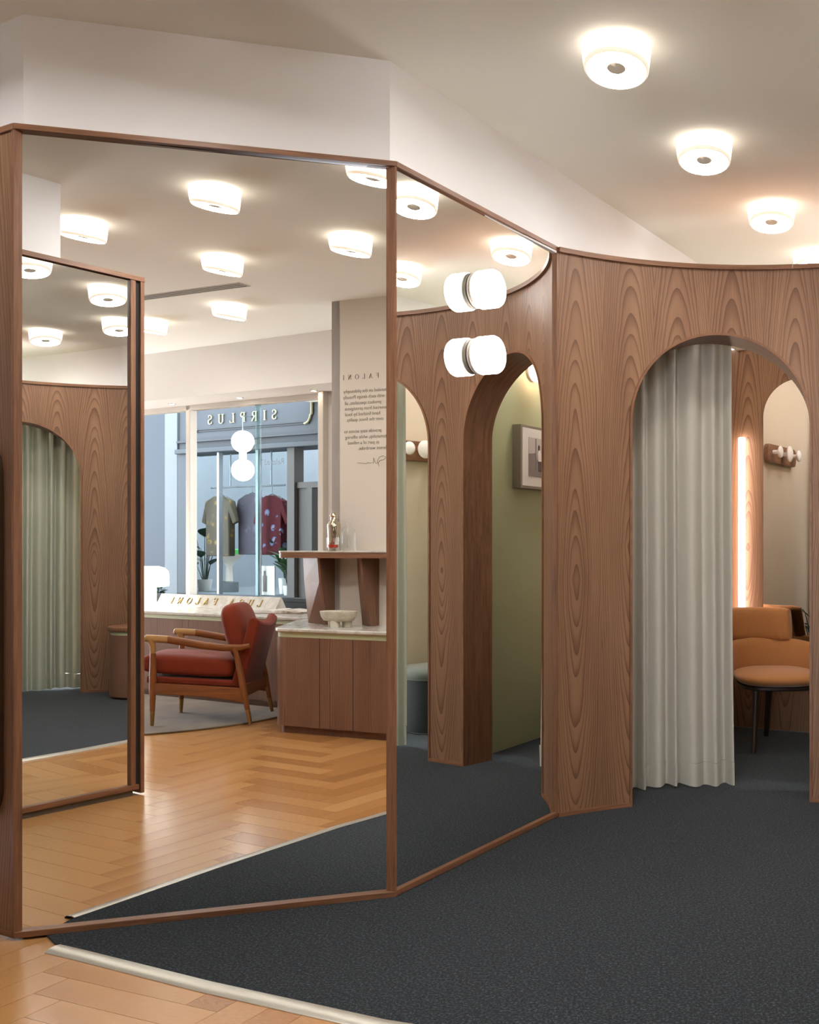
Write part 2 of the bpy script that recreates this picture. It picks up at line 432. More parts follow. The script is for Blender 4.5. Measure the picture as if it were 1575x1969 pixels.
tb.grid(lambda a, b: (*(ln[round(b * (len(ln) - 1))][0] + ln[round(b * (len(ln) - 1))][1] * prof[round(a * 5)][0]), prof[round(a * 5)][1]), 6, len(ln))
structure(tb.build('trim_1', M['steel'], smooth=50), 'metal edge strip between parquet and carpet')

# ------------------------------------------------------------------ ceiling and painted walls
cb = MB(); cb.box(-3.5, 4.2, -5.0, 9.5, HC, HC + 0.06)
structure(cb.build('ceiling', M['ceiling']), 'cream painted ceiling')
def wallrun(name, path, th, z0, z1, mat, label=None, side=1, **kw):
    b = MB(); P = [Vector(p) for p in path]; outer = []
    for i, p in enumerate(P):
        t_ = (P[min(i + 1, len(P) - 1)] - P[max(i - 1, 0)]).normalized(); nn = V2(-t_.y, t_.x) * side
        if 0 < i < len(P) - 1:
            ta = (P[i] - P[i - 1]).normalized(); nn /= max(0.5, nn.dot(V2(-ta.y, ta.x) * side))
        outer.append(p + nn * th)
    b.prism([tuple(p) for p in P] + [tuple(p) for p in outer[::-1]], z0, z1)
    return structure(b.build(name, mat, **kw), label)
wallrun('wall_front', [(-3.40, 4.16), (-1.984, 3.363), (-0.876, 3.687), (0.327, 6.232), (1.78, 9.3)], 0.07, 2.592, HC, M['wall'], 'cream wall above the framed mirrors')
wallrun('wall_rear', [(1.75, 9.32), (3.4, 9.32)], 0.07, 0, HC, M['beige'])
wallrun('wall_right', [(0.395, 0.067), (0.395 + dk.x * 4.7, 0.067 + dk.y * 4.7)], 0.09, 0.0, HC, M['greige'], 'cream wall with printed lettering', side=-1)
wallrun('wall_partition', [(1.965, 4.11), (2.75, 4.19)], 0.07, 0, HC, M['wall'])
wallrun('wall_right_upper', [(1.975, 4.16), (2.26, 5.48), (2.62, 7.1), (3.1, 9.3)], 0.07, 2.50, HC, M['wall'], side=-1)
wallrun('wall_niche', [(0.395, 0.067), (0.395 + kn.x * 1.5, 0.067 + kn.y * 1.5)], 0.07, 0.0, HC, M['soffit'], side=1)
wallrun('wall_south', [(-1.02, -4.98), (-3.45, -4.98)], 0.07, 2.55, HC, M['wall'])
wallrun('wall_left', [(-3.40, -4.9), (-3.40, 4.2)], 0.07, 0, HC, M['wall'])
# fitting rooms behind the curved partition
wallrun('wall_fitting_left', [(-0.335, 5.09), (0.655, 7.215)], 0.06, 0, 2.60, M['beige'], 'beige side wall of the fitting room')
lb0, lbd = V2(0.652, 7.163), U(-26)
bk = MB(); bk.box(-0.05, 1.15, 0, 0.05, 0, 2.60)
o = bk.build('wall_fitting_back', M['veneer'], shift=False, loc=(lb0.x, lb0.y, 0), rotz=rad(-26)); structure(o, 'walnut back wall of the fitting room')
bk = MB(); bk.box(-0.02, 1.1, -0.012, 0.0, 0, 0.012); bk.build('base_strip', M['plinth'], o)  # grey strip along the foot of the back wall
gd = U(66.3); g0 = V2(1.035, 5.372)
wallrun('wall_divider', [tuple(g0), tuple(g0 + gd * 1.47)], 0.055, 0, 2.60, M['green'], 'sage green dividing wall', side=-1)
wallrun('wall_fitting_right', [(2.205, 5.09), (2.47, 7.2)], 0.06, 0, 2.60, M['beige'], 'beige side wall of the second fitting room', side=-1)
wallrun('wall_fitting_rear', [(1.66, 6.75), (2.5, 7.15)], 0.05, 0, 2.60, M['beige'])

# ------------------------------------------------------------------ curved walnut partition
cw = sroot('wall_curved', 'curved walnut veneer partition with two arched openings')
AS, AE = 127.59, 20.11
ARCH = [(95.85, 17.25), (51.85, 17.25)]
SPR, RAD_A = 1.838, 0.4516
def archz(th):
    for c, hw in ARCH:
        if abs(th - c) < hw - 1e-6:
            x = (th - c) / hw * RAD_A
            return SPR + math.sqrt(max(0, RAD_A ** 2 - x * x))
    return None
ths = set()
def seg(a, b, n):
    for i in range(n + 1): ths.add(round(a + (b - a) * i / n, 5))
edges_ = [AS, ARCH[0][0] + 17.25, ARCH[0][0] - 17.25, ARCH[1][0] + 17.25, ARCH[1][0] - 17.25, AE]
seg(edges_[0], edges_[1], 12); seg(edges_[2], edges_[3], 6); seg(edges_[4], edges_[5], 12)
def curved_sheet(r, zb, zt):
    b = MB()
    for (a0, a1, n, ar) in ((edges_[0], edges_[1], 14, None), (edges_[1], edges_[2], 48, ARCH[0]), (edges_[2], edges_[3], 6, None), (edges_[3], edges_[4], 48, ARCH[1]), (edges_[4], edges_[5], 12, None)):
        if ar: tt = [ar[0] + 17.25 * cos(PI * i / n) for i in range(n + 1)]
        else: tt = [a0 + (a1 - a0) * i / n for i in range(n + 1)]
        for i in range(n):
            q = []
            for t in (tt[i], tt[i + 1]):
                p = arc(r, t)
                zl = zb
                if ar:
                    x = (t - ar[0]) / 17.25 * RAD_A; zl = SPR + math.sqrt(max(0, RAD_A ** 2 - x * x))
                q.append((p, zl))
            lev = [0, .25, .5, .75, 1]
            for j in range(4):
                f0 = [q[0][1] + (zt - q[0][1]) * l for l in lev]; f1 = [q[1][1] + (zt - q[1][1]) * l for l in lev]
                b.add([(*q[0][0], f0[j]), (*q[1][0], f1[j]), (*q[1][0], f1[j + 1]), (*q[0][0], f0[j + 1])], [(0, 1, 2, 3)])
    bm_fix = b
    return bm_fix
def uvcurve(co):
    v = V2(co.x, co.y) - CEN
    return ((AS - math.degrees(math.atan2(v.y, v.x))) * PI / 180 * RW + 0.035, co.z)
def weld(o):
    bm = bmesh.new(); bm.from_mesh(o.data); bmesh.ops.remove_doubles(bm, verts=bm.verts, dist=1e-5); bm.to_mesh(o.data); bm.free(); return o
weld(curved_sheet(RW, 0.0, 2.60).build('veneer_panel', M['veneer'], cw, smooth=30, recalc=False, uvf=uvcurve))
weld(curved_sheet(RB, 0.0, 2.60).build('inner_face', M['beige'], cw, smooth=30, recalc=False))
def arcbar(r0, r1, z0, z1, a0, a1, n=40):
    b = MB()
    q = [(r0, z0), (r1, z0), (r1, z1), (r0, z1)]
    def fn(a, t):
        i = round(a * 4) % 4; p = arc(q[i][0], a0 + (a1 - a0) * t); return (*p, q[i][1])
    b.grid(fn, 4, n, True)
    m_ = len(b.v); b.f.append([0, 1, 2, 3]); b.f.append([m_ - 4, m_ - 3, m_ - 2, m_ - 1]); return b
def uvarc(co):
    v = V2(co.x, co.y) - CEN
    return (v.length + co.z, -math.degrees(math.atan2(v.y, v.x)) * PI / 180 * RW)
arcbar(RW - 0.016, RB + 0.01, 2.597, 2.619, AS, 82.2, 40).build('top_rail', M['frame'], cw, uvf=uvarc, smooth=40)
arcbar(RW - 0.016, RB + 0.01, 2.597, 2.619, 82.15, AE, 50).build('top_rail', M['frame'], cw, uvf=uvarc, smooth=40)
for a0, a1 in ((edges_[0], edges_[1]), (edges_[2], edges_[3]), (edges_[4], edges_[5])):
    arcbar(RW - 0.009, RW + 0.004, 0.008, 0.026, a0, a1, 14).build('base_rail', M['frame'], cw, uvf=uvarc, smooth=40)
def lining(c):
    path = []
    th_ = 0.012
    for z in (0.008, 0.6, 1.2): path.append((-RAD_A, z, -1, 0))
    for i in range(41):
        a = PI - PI * i / 40; path.append((RAD_A * cos(a), SPR + RAD_A * sin(a), cos(a), sin(a)))
    for z in (1.2, 0.6, 0.008): path.append((RAD_A, z, 1, 0))
    q = [(RW - 0.008, 0.0), (RB + 0.004, 0.0), (RB + 0.004, -th_), (RW - 0.008, -th_)]
    b = MB()
    def fn(a, t):
        i = round(a * 4) % 4; u_, z_, nu, nz = path[round(t * (len(path) - 1))]
        x = u_ + nu * q[i][1]; z = z_ + nz * q[i][1]
        p = arc(q[i][0], c + x / RAD_A * 17.25 * -1); return (*p, z)
    b.grid(fn, 4, len(path), True)
    m_ = len(b.v); b.f.append([0, 1, 2, 3]); b.f.append([m_ - 4, m_ - 3, m_ - 2, m_ - 1])
    def uvl(co):
        v = V2(co.x, co.y) - CEN
        ang = (math.degrees(math.atan2(v.y, v.x)) - c) / 17.25 * RAD_A
        s = co.z if co.z < SPR else SPR + RAD_A * (PI / 2 - abs(math.atan2(ang, co.z - SPR + 1e-6)) * -1 - PI / 2)
        return (v.length * 1.0 + (2.0 if ang > 0 else 0), s)
    b.build('arch_lining', M['frame'], cw, smooth=35, uvf=uvl)
for c, hw in ARCH: lining(c)

# ------------------------------------------------------------------ framed mirrors
def prismw(poly, z0, z1): return MB().prism([tuple(p) for p in poly], z0, z1)
def local(pt, o, d, n): q = V2(pt) - o; return (q.dot(d), q.dot(n))
GL1L, GL1R = V2(-1.959, 3.315), V2(-0.891, 3.690)
m1 = thing('framed_mirror', 'tall walnut framed mirror reflecting the red armchair and shop window', 'mirror', (A.x, A.y, 0), rad(T1), 'framed mirrors of the angled run')
LA = (B - A).length
a1 = local(GL1L, A, d1, n1); b1 = local(GL1R, A, d1, n1)
x0, x1 = a1[0], b1[0]
MB().add([(x0 - .004, .020, .02), (x1 + .004, .020, .02), (x1 + .004, .020, 2.586), (x0 - .004, .020, 2.572), (x0 - .004, .026, .02), (x1 + .004, .026, .02), (x1 + .004, .026, 2.586), (x0 - .004, .026, 2.572)],
         [(0, 1, 2, 3), (7, 6, 5, 4), (0, 4, 5, 1), (1, 5, 6, 2), (2, 6, 7, 3), (3, 7, 4, 0)]).build('mirror_glass', M['mirror'], m1)
MB().box(-0.02, LA + 0.01, 0.03, 0.06, 0.02, 2.58).build('backing', M['black'], m1)
MB().box(0.0, LA, 0.0, 0.028, 0.008, 0.027).build('bottom_rail', M['frame'], m1, grain=(1, 0, 0), bevel=0.0012)
MB().prism([(0, -0.003), (LA, -0.003), (LA, 0.10), (0, 0.10)], [2.570, 2.594, 2.594, 2.570], [2.588, 2.612, 2.612, 2.588]).build('top_rail', M['frame'], m1, grain=(1, 0, 0), bevel=0.001)
pl = [local(p, A, d1, n1) for p in (A, GL1L, V2(-1.985, 3.40), V2(-2.03, 3.36), A - d0 * 0.013)]
MB().prism(pl, 0.010, 2.575).build('post', M['frame'], m1, bevel=0.0008)
pl = [local(p, A, d1, n1) for p in (GL1R, V2(-0.857, 3.680), V2(-0.8505, 3.6830), B + d2 * 0.006 + n2 * 0.006, V2(-0.875, 3.78), V2(-0.90, 3.73))]
MB().prism(pl, 0.010, 2.598).build('post', M['frame'], m1, bevel=0.0008)
MB().box(0.02, LA - 0.02, 0.03, 0.05, 0, 0.01).build('plinth', M['shadowgap'], m1)

m2 = thing('framed_mirror', 'tall walnut framed mirror carrying two bright cylinder wall lamps', 'mirror', (B.x, B.y, 0), rad(T2), 'framed mirrors of the angled run')
LB = (C - B).length
MB().add([(0.006, .012, .02), (LB - .006, .012, .02), (LB - .006, .012, 2.602), (0.006, .012, 2.592), (0.006, .018, .02), (LB - .006, .018, .02), (LB - .006, .018, 2.602), (0.006, .018, 2.592)],
         [(0, 1, 2, 3), (7, 6, 5, 4), (0, 4, 5, 1), (1, 5, 6, 2), (2, 6, 7, 3), (3, 7, 4, 0)]).build('mirror_glass', M['mirror'], m2)
MB().box(0.03, LB + 0.03, 0.02, 0.055, 0.02, 2.59).build('backing', M['black'], m2)
MB().box(0.0, LB, 0.0, 0.02, 0.010, 0.030).build('bottom_rail', M['frame'], m2, grain=(1, 0, 0), bevel=0.0012)
MB().prism([(0, -0.003), (LB, -0.003), (LB, 0.10), (0, 0.10)], [2.594, 2.602, 2.602, 2.594], [2.612, 2.622, 2.622, 2.612]).build('top_rail', M['frame'], m2, grain=(1, 0, 0), bevel=0.001)
MB().prism([(LB - 0.010, -0.001), (LB + 0.006, -0.004), (LB + 0.012, 0.09), (LB - 0.010, 0.09)], 0.010, 2.605).build('post', M['frame'], m2, bevel=0.0008)
MB().box(0.02, LB - 0.02, 0.025, 0.05, 0, 0.012).build('plinth', M['shadowgap'], m2)

# walnut facet left of the first mirror, with a tall round-cornered mirror on it
p0 = thing('walnut_wall_panel', 'walnut veneered facet at the left edge, beside the tall mirror', 'wall panel', (A.x, A.y, 0), rad(T0))
MB().box(-1.55, -0.013, 0.004, 0.05, 0.01, 2.575).build('veneer', M['veneer'], p0, shift=False)
MB().box(-1.55, -0.001, -0.003, 0.10, 2.568, 2.588).build('top_rail', M['frame'], p0, grain=(1, 0, 0), bevel=0.001)
MB().box(-1.55, -0.001, 0.0, 0.03, 0.008, 0.027).build('bottom_rail', M['frame'], p0, grain=(1, 0, 0), bevel=0.001)
def roundrect(x0, x1, z0, z1, r, n=10):
    pts = []
    for cx_, cz_, a0 in ((x1 - r, z1 - r, 0), (x0 + r, z1 - r, 90), (x0 + r, z0 + r, 180), (x1 - r, z0 + r, 270)):
        for i in range(n + 1):
            a = rad(a0 + 90 * i / n); pts.append((cx_ + r * cos(a), cz_ + r * sin(a)))
    return pts
def plate(b, outline, y0, y1, T=None):
    n = len(outline)
    vs = [(x, y0, z) for x, z in outline] + [(x, y1, z) for x, z in outline]
    return b.add(vs, [list(range(n)), [i + n for i in range(n)][::-1]] + [(i, i + n, (i + 1) % n + n, (i + 1) % n) for i in range(n)], T)
rmr = thing('round_cornered_mirror', 'tall round-cornered mirror on the walnut facet, cut by the photo edge', 'mirror', tuple((*(A + d0 * -0.45), 0)), rad(T0))
plate(MB(), roundrect(-0.39, 0.39, 0.36, 1.60, 0.12), -0.016, 0.004).build('frame', M['bronze'], rmr)
plate(MB(), roundrect(-0.381, 0.381, 0.369, 1.591, 0.111), -0.0175, -0.012).build('mirror_glass', M['mirror'], rmr)

# third framed mirror, standing across the aisle (seen in the first one)
M3 = V2(-1.163, 1.478); T3 = 161.0
d3 = U(T3); n3 = V2(d3.y, -d3.x)     # n3 faces the first mirror
m3 = thing('framed_mirror', 'walnut framed mirror across the aisle, reflecting curtain and carpet edge', 'mirror', (M3.x, M3.y, 0), rad(T3), 'framed mirrors of the angled run')
L3 = 1.95   # local x along T3, local y left => away from first mirror is +y
MB().box(0.072, L3, 0.016, 0.022, 0.05, 2.575).build('mirror_glass', M['mirror'], m3)
MB().box(0.02, L3, 0.024, 0.10, 0.03, 2.58).build('backing', M['veneer'], m3, shift=False)
MB().box(0.03, L3, -0.002, 0.022, 0.03, 0.055).build('bottom_rail', M['frame'], m3, grain=(1, 0, 0), bevel=0.001)
MB().box(0.0, L3, -0.004, 0.10, 2.580, 2.603).build('top_rail', M['frame'], m3, grain=(1, 0, 0), bevel=0.001)
MB().box(0.0, 0.020, 0.0, 0.10, 0.008, 2.58).build('post', M['frame'], m3, bevel=0.001)
MB().box(0.020, 0.046, 0.014, 0.08, 0.03, 2.58).build('shadow_groove', M['shadowgap'], m3)
MB().box(0.046, 0.072, 0.0, 0.06, 0.03, 2.58).build('post', M['frame'], m3, bevel=0.001)
MB().box(0.05, L3, 0.02, 0.09, 0.0, 0.03).build('plinth', M['plinth'], m3)
q0 = M3 + d3 * 0.395 - n3 * 0.05
wallrun('wall_left_upper', [tuple(q0), tuple(q0 + d3 * 1.6)], 0.06, 2.60, HC, M['wall'], side=1)

# ------------------------------------------------------------------ wall lamps on the second mirror
def cyl_sconce(label, loc, rotz, mat, group):
    t = thing('wall_lamp', label, 'wall lamp', loc, rotz, group)   # local -y points into the room
    T = Matrix.Rotation(PI / 2, 4, 'X')
    MB().lathe([(0.055, 0.0), (0.069, 0.002), (0.071, 0.007), (0.067, 0.011), (0.071, 0.015), (0.071, 0.021), (0.06, 0.024)], 40, T).build('mounting_ring', M['taupe'], t, smooth=40)
    MB().lathe([(0.060, 0.022), (0.072, 0.023), (0.0755, 0.029), (0.0755, 0.092), (0.071, 0.101), (0.062, 0.106), (0.030, 0.107)], 48, T).build('glass_shade', mat, t, smooth=45)
    return t
ms = V2(-0.648, 4.167)
cyl_sconce('upper bright white cylinder lamp mounted on the angled mirror', (ms.x, ms.y, 2.272), rad(T2), M['sconce'], 'cylinder lamps on the mirror')
cyl_sconce('lower bright white cylinder lamp mounted on the angled mirror', (ms.x, ms.y, 2.010), rad(T2), M['sconce'], 'cylinder lamps on the mirror')
gl_ = g0 + gd * 0.46
cyl_sconce('warm cylinder lamp above the framed photograph on the sage wall', (gl_.x, gl_.y, 2.37), rad(66.3 + 180), M['sconcered'], None)

# ------------------------------------------------------------------ ceiling lamps
def ceiling_lamp():
    t = thing('ceiling_lamp', '', 'ceiling lamp', (0, 0, HC), rad(65.8), 'opal glass ceiling lamps')   # deep side along +x
    rt, rb, n = 0.121, 0.109, 48
    tilt = 0.019 / 0.109
    def zb(x, z): return z - tilt * x
    b = MB()
    side = [(0.118, 0.0, 0), (rt, -0.006, 0), (0.1165, -0.05, .55), (0.1125, -0.078, 1)]
    def fn(prof):
        def g(a, v):
            r, z, w = prof[round(v * (len(prof) - 1))]; th = 2 * PI * a
            x = r * cos(th); return (x, r * sin(th), z - tilt * x * w)
        return g
    b.grid(fn(side), n, len(side), True); b.build('shade', M['lampside'], t, smooth=50)
    b = MB(); rim = [(0.1125, -0.078, 1), (0.1118, -0.084, 1), (0.108, -0.0895, 1), (0.1035, -0.0905, 1)]
    b.grid(fn(rim), n, 4, True); b.build('shade_rim', M['lamprim'], t, smooth=60)
    b = MB(); bot = [(0.1035, -0.0905, 1), (0.09, -0.085, 1), (0.06, -0.077, 1), (0.027, -0.071, 1), (0.001, -0.070, 1)]
    b.grid(fn(bot), n, 5, True); b.build('diffuser', M['lampbottom'], t, smooth=60)
    b = MB(); fin = [(0.0002, -0.0825, 1), (0.0315, -0.0825, 1), (0.033, -0.081, 1), (0.033, -0.068, 1)]
    b.grid(fn(fin), 32, 4, True); b.build('finial', M['finial'], t, smooth=40)
    return t
CL = ceiling_lamp()
lamps = [(-0.071, 3.568, 'ceiling lamp nearest the top of the photo, above the carpet'),
         (0.285, 4.418, 'second ceiling lamp of the diagonal row running to the back right'),
         (0.680, 5.263, 'third ceiling lamp of the diagonal row, above the arched opening'),
         (1.035, 6.100, 'ceiling lamp peeking over the curved walnut partition at right edge'),
         (-0.520, 2.760, 'ceiling lamp cut by the top of the mirror frame in the reflection'),
         (-0.957, 1.939, 'ceiling lamp reflected high in the middle of the large mirror'),
         (-0.556, 0.739, 'ceiling lamp reflected mid mirror above the air vent'),
         (-0.133, -0.497, 'ceiling lamp reflected just above the shop window bulkhead'),
         (-0.129, 1.610, 'ceiling lamp reflected at the right of the large mirror'),
         (-1.348, 0.982, 'ceiling lamp reflected beside the cream wall over the far mirror'),
         (-0.441, -1.384, 'ceiling lamp reflected half behind the far mirror post'),
         (-1.280, 2.850, 'ceiling lamp hanging close before the wall above the large mirror, out of view'),
         (-2.350, 2.900, 'unseen ceiling lamp added to brighten the walnut facet left of the large mirror'),  # out of view, added to light the left facet
         (1.084, 3.478, 'ceiling lamp over the middle of the curved fitting area'),
         (1.289, 4.334, 'ceiling lamp over the curved fitting area near the second arch'),
         (0.217, 2.842, 'ceiling lamp over the carpet edge by the lettered wall'),
         (1.540, 5.050, 'ceiling lamp above the second fitting room'),
         (1.950, 6.050, 'ceiling lamp deep in the second fitting room')]
for i, (x, y, lb) in enumerate(lamps):
    if i == 0: CL.location = (x, y, HC); CL['label'] = lb
    else: dup(CL, (x, y, HC), None, lb)

# ------------------------------------------------------------------ curtains
def curtain(name, label, a0, a1, r, seed, mat, flare=0.0, ztop=2.52):
    random.seed(seed)
    t = thing(name, label, 'curtain', (*arc(r, (a0 + a1) / 2), 0))
    base = arc(r, (a0 + a1) / 2)
    n = 240; ph = [random.uniform(0, 6.28) for _ in range(8)]
    NF = 7.5
    # irregular fold positions
    ks = [0]; 
    while ks[-1] < NF + 1: ks.append(ks[-1] + random.uniform(0.7, 1.35))
    def fold(u):
        x = u * NF
        for i in range(len(ks) - 1):
            if ks[i] <= x <= ks[i + 1]:
                f = (x - ks[i]) / (ks[i + 1] - ks[i]); amp = 0.75 + 0.5 * ((i * 37) % 10) / 10
                return amp * (0.5 - 0.5 * cos(2 * PI * f)) ** (0.55 if i % 2 else 1.6)
        return 0
    def shape(u, z, ro):
        w = z / ztop
        drift = 0.012 * sin(3 * (1 - w) + ph[0]) * (1 - w)
        uu = u + drift * sin(PI * u)
        ang = a0 + (a1 - a0) * u + (flare * (1 - w) ** 3 * u)
        amp = 0.066 * (0.75 + 0.35 * (1 - w))
        rr_ = r - 0.03 + ro + amp * (1 - fold(uu)) + 0.006 * sin(9 * u + ph[1] + 2 * w) * (1 - w)
        p = arc(rr_, ang) - base
        return (p.x, p.y, z)
    def zbot(u): return 0.018 + 0.006 * sin(14 * u + ph[2])
    nz = 14
    hem = 0.12
    def body(a, b):
        z = (zbot(a) + hem) + (ztop - zbot(a) - hem) * b; return shape(a, z, 0)
    def hemf(a, b):
        z = zbot(a) + hem * b; s_ = 0.001 + 0.006 * b; return shape(a, z, -s_ - 0.001)
    o1 = MB().grid(body, n, nz).build('fabric', mat, t, smooth=70, recalc=False)
    o2 = MB().grid(hemf, n, 6).build('hem', mat, t, smooth=70, recalc=False)
    for o_ in (o1, o2):
        s_ = o_.modifiers.new('cloth_thickness', 'SOLIDIFY'); s_.thickness = 0.0025; s_.offset = 0; s_.use_rim = False
    random.seed(seed + 1)
    return t
curtain('curtain', 'oatmeal curtain drawn to the left of the arched opening', 115.5, 92.2, 1.80, 11, M['curtain'], flare=-0.5)
curtain('curtain', 'sage curtain of the second arch, seen at the left of the angled mirror', 56.0, 32.0, 1.80, 23, M['curtain2'])

# ------------------------------------------------------------------ fitting room fittings
fm = thing('arched_mirror', 'frameless arched mirror on the walnut fitting room wall', 'mirror', (lb0.x, lb0.y, 0), rad(-26))
ax0 = 0.237; rr0 = 0.245
out = [(ax0, 0.42), (ax0 + 2 * rr0, 0.42)] + [(ax0 + rr0 + rr0 * cos(PI * i / 28), 2.12 + rr0 * sin(PI * i / 28)) for i in range(29)]
plate(MB(), out, -0.024, -0.004).build('mirror_glass', M['mirror'], fm)
tl = thing('tube_light', 'vertical white LED tube light on the walnut fitting room wall', 'wall light', (lb0.x, lb0.y, 0), rad(-26))
MB().lathe([(0.020, 0.62), (0.0245, 0.625), (0.0245, 1.985), (0.020, 1.99)], 24, Matrix.Translation((0.087, -0.034, 0))).build('tube', M['tube'], tl, smooth=40)
MB().box(0.075, 0.099, -0.018, 0.0, 0.66, 1.95).build('back_plate', M['white_metal'], tl)

def hook_rail(label, p, ang, length, z, group):
    # local x along the wall, local -y into the room
    t = thing('hook_rail', label, 'coat rack', (p[0], p[1], z), rad(ang), group)
    plate(MB(), roundrect(-length / 2, length / 2, -0.07, 0.07, 0.05), -0.035, 0.0).build('rail', M['frame'], t, grain=(1, 0, 0), bevel=0.004, smooth=40)
    T = Matrix.Rotation(PI / 2, 4, 'X')
    for i in range(3):
        x = -length * 0.33 + length * 0.33 * i
        pg = MB().lathe([(0.016, 0.03), (0.016, 0.085)], 20, Matrix.Translation((x, 0, 0.01)) @ T).build('peg', M['knobwhite'], t, smooth=40)
        r = 0.062 if i == 1 else 0.045
        MB().lathe([(0.012, 0.080), (r * 0.85, 0.083), (r, 0.090), (r, 0.096), (r * 0.8, 0.104), (0.01, 0.107)], 32, Matrix.Translation((x, 0, 0.01)) @ T).build('knob', M['knobwhite'], pg, smooth=50)
    return t
lwd = V2(0.655 + 0.335, 7.215 - 5.09).normalized(); lp = V2(-0.335, 5.09) + lwd * 1.235
hook_rail('walnut hook rail with white discs, seen in the arched mirror', (lp.x + 0.002, lp.y - 0.001), math.degrees(math.atan2(lwd.y, lwd.x)), 0.66, 1.95, 'hook rails')
rwd = V2(2.47 - 2.205, 7.2 - 5.09).normalized(); rp = V2(2.205, 5.09) + rwd * 0.48
hook_rail('walnut hook rail with white discs in the second fitting room', (rp.x - 0.002, rp.y), math.degrees(math.atan2(-rwd.y, -rwd.x)), 0.40, 1.91, 'hook rails')

# framed photograph on the sage wall
fa = (V2(1.127, 5.581) - g0).dot(gd)
pf = thing('framed_photograph', 'black and white street photograph in a deep taupe frame on sage wall', 'picture', (*(g0 + gd * (fa + 0.24)), 1.806), rad(66.3 + 180))
MB().box(-0.24, 0.24, -0.06, 0.0, -0.197, 0.197).build('frame', M['taupeframe'], pf, bevel=0.002)
MB().box(-0.222, 0.222, -0.0625, -0.055, -0.18, 0.18).build('mat_board', M['paperwhite'], pf)
M['photo_sky'] = plain('print_pale', rgb(196, 184, 178), 0.6, var=0.05); M['photo_dark'] = plain('print_dark', rgb(70, 62, 58), 0.6, var=0.2, scale=30); M['photo_mid'] = plain('print_mid', rgb(128, 116, 110), 0.6, var=0.2, scale=30)
ph = MB().box(-0.15, 0.15, -0.064, -0.062, -0.12, 0.125).build('print', M['photo_sky'], pf)
def ps(b, pts): return plate(b, pts, -0.0655, -0.0635)
ps(MB(), [(-.15, -.12), (.15, -.12), (.15, -.075), (-.15, -.07)]).build('print_road', M['photo_mid'], ph)
ps(MB(), [(-.15, -.075), (.15, -.075), (.15, .02), (.06, .03), (.05, -.01), (-.15, -.04)]).build('print_railings', M['photo_mid'], ph)
b = MB(); plate(b, [(-.006, -.085), (.03, -.085), (.034, -.02), (-.01, -.02)], -.067, -.065); b.build('print_figure_legs', M['photo_dark'], ph); b = MB(); plate(b, [(.015, .05), (.035, .05), (.035, .075), (.025, .085), (.013, .075)], -.067, -.065); b.build('print_figure_head', M['photo_dark'], ph)
b = MB(); plate(b, [(-.012, -.02), (.036, -.02), (.042, .03), (.03, .05), (.01, .05), (-.004, .02)], -.068, -.066); b.build('print_figure_shirt', M['paperwhite'], ph)
b = MB(); plate(b, [(.06, -.08), (.066, -.08), (.066, .12), (.06, .12)], -.067, -.065); b.build('print_lamp_post', M['photo_mid'], ph)

# potted plant behind the curtain (seen in the arched mirror)
def leaf(b, base, tip, w, droop=0.3, n=7):
    base = Vector(base); tip = Vector(tip); d = tip - base
    s = d.cross(Vector((0, 0, 1)))
    if s.length < 1e-4: s = Vector((1, 0, 0))
    s.normalize(); nn = s.cross(d).normalized()
    vs = []
    for i in range(n):
        f_ = i / (n - 1); p = base + d * f_ - Vector((0, 0, droop * d.length * f_ * f_ * 0.5))
        ww = w * (sin(PI * min(1, f_ ** 0.8)) + 0.04) * 0.5
        vs += [p - s * ww + nn * ww * 0.25, p, p + s * ww + nn * ww * 0.25]
    fs = []
    for i in range(n - 1):
        fs += [(i * 3, i * 3 + 1, i * 3 + 4, i * 3 + 3), (i * 3 + 1, i * 3 + 2, i * 3 + 5, i * 3 + 4)]
    off = len(vs); vs2 = vs + [v_ - nn * 0.0015 for v_ in vs]
    b.add(vs2, fs + [tuple(q + off for q in f_)[::-1] for f_ in fs])
def plant(name, label, loc, h, spread, nleaf, lw, ll, mats, seed, potr=0.12, poth=0.22, group=None, cat='plant'):
    random.seed(seed); t = thing(name, label, cat, loc, 0, group)
    MB().lathe([(potr * .8, 0), (potr, poth), (potr * .92, poth), (potr * .9, poth - .02)], 28).build('pot', M['pot'], t, smooth=40)
    st = MB(); lf = [MB() for _ in mats]
    for i in range(nleaf):
        a = random.uniform(0, 2 * PI); hh = poth + (h - poth) * random.uniform(0.25, 0.9)
        rr_ = spread * random.uniform(0.1, 0.45)
        p = Vector((rr_ * cos(a), rr_ * sin(a), hh))
        st.tube([(0.2 * rr_ * cos(a), 0.2 * rr_ * sin(a), poth - 0.03), (0.6 * rr_ * cos(a), 0.6 * rr_ * sin(a), hh * .7), p], [0.006, 0.005, 0.003], 6)
        e = p + Vector((cos(a), sin(a), random.uniform(0.2, 1.1))).normalized() * ll * random.uniform(.7, 1.1)
        leaf(lf[i % len(mats)], p, e, lw * random.uniform(.8, 1.15))
    st.build('stems', M['leafdark'], t, smooth=60)
    for b, m in zip(lf, mats): b.build('foliage', m, t, smooth=60, recalc=False)
    return t
plant('potted_plant', 'dark green potted plant seen beside the chair back in the arched mirror', (0.14, 5.66, 0.008), 0.78, 0.34, 44, 0.06, 0.12, [M['leafdark'], M['leaf']], 3)

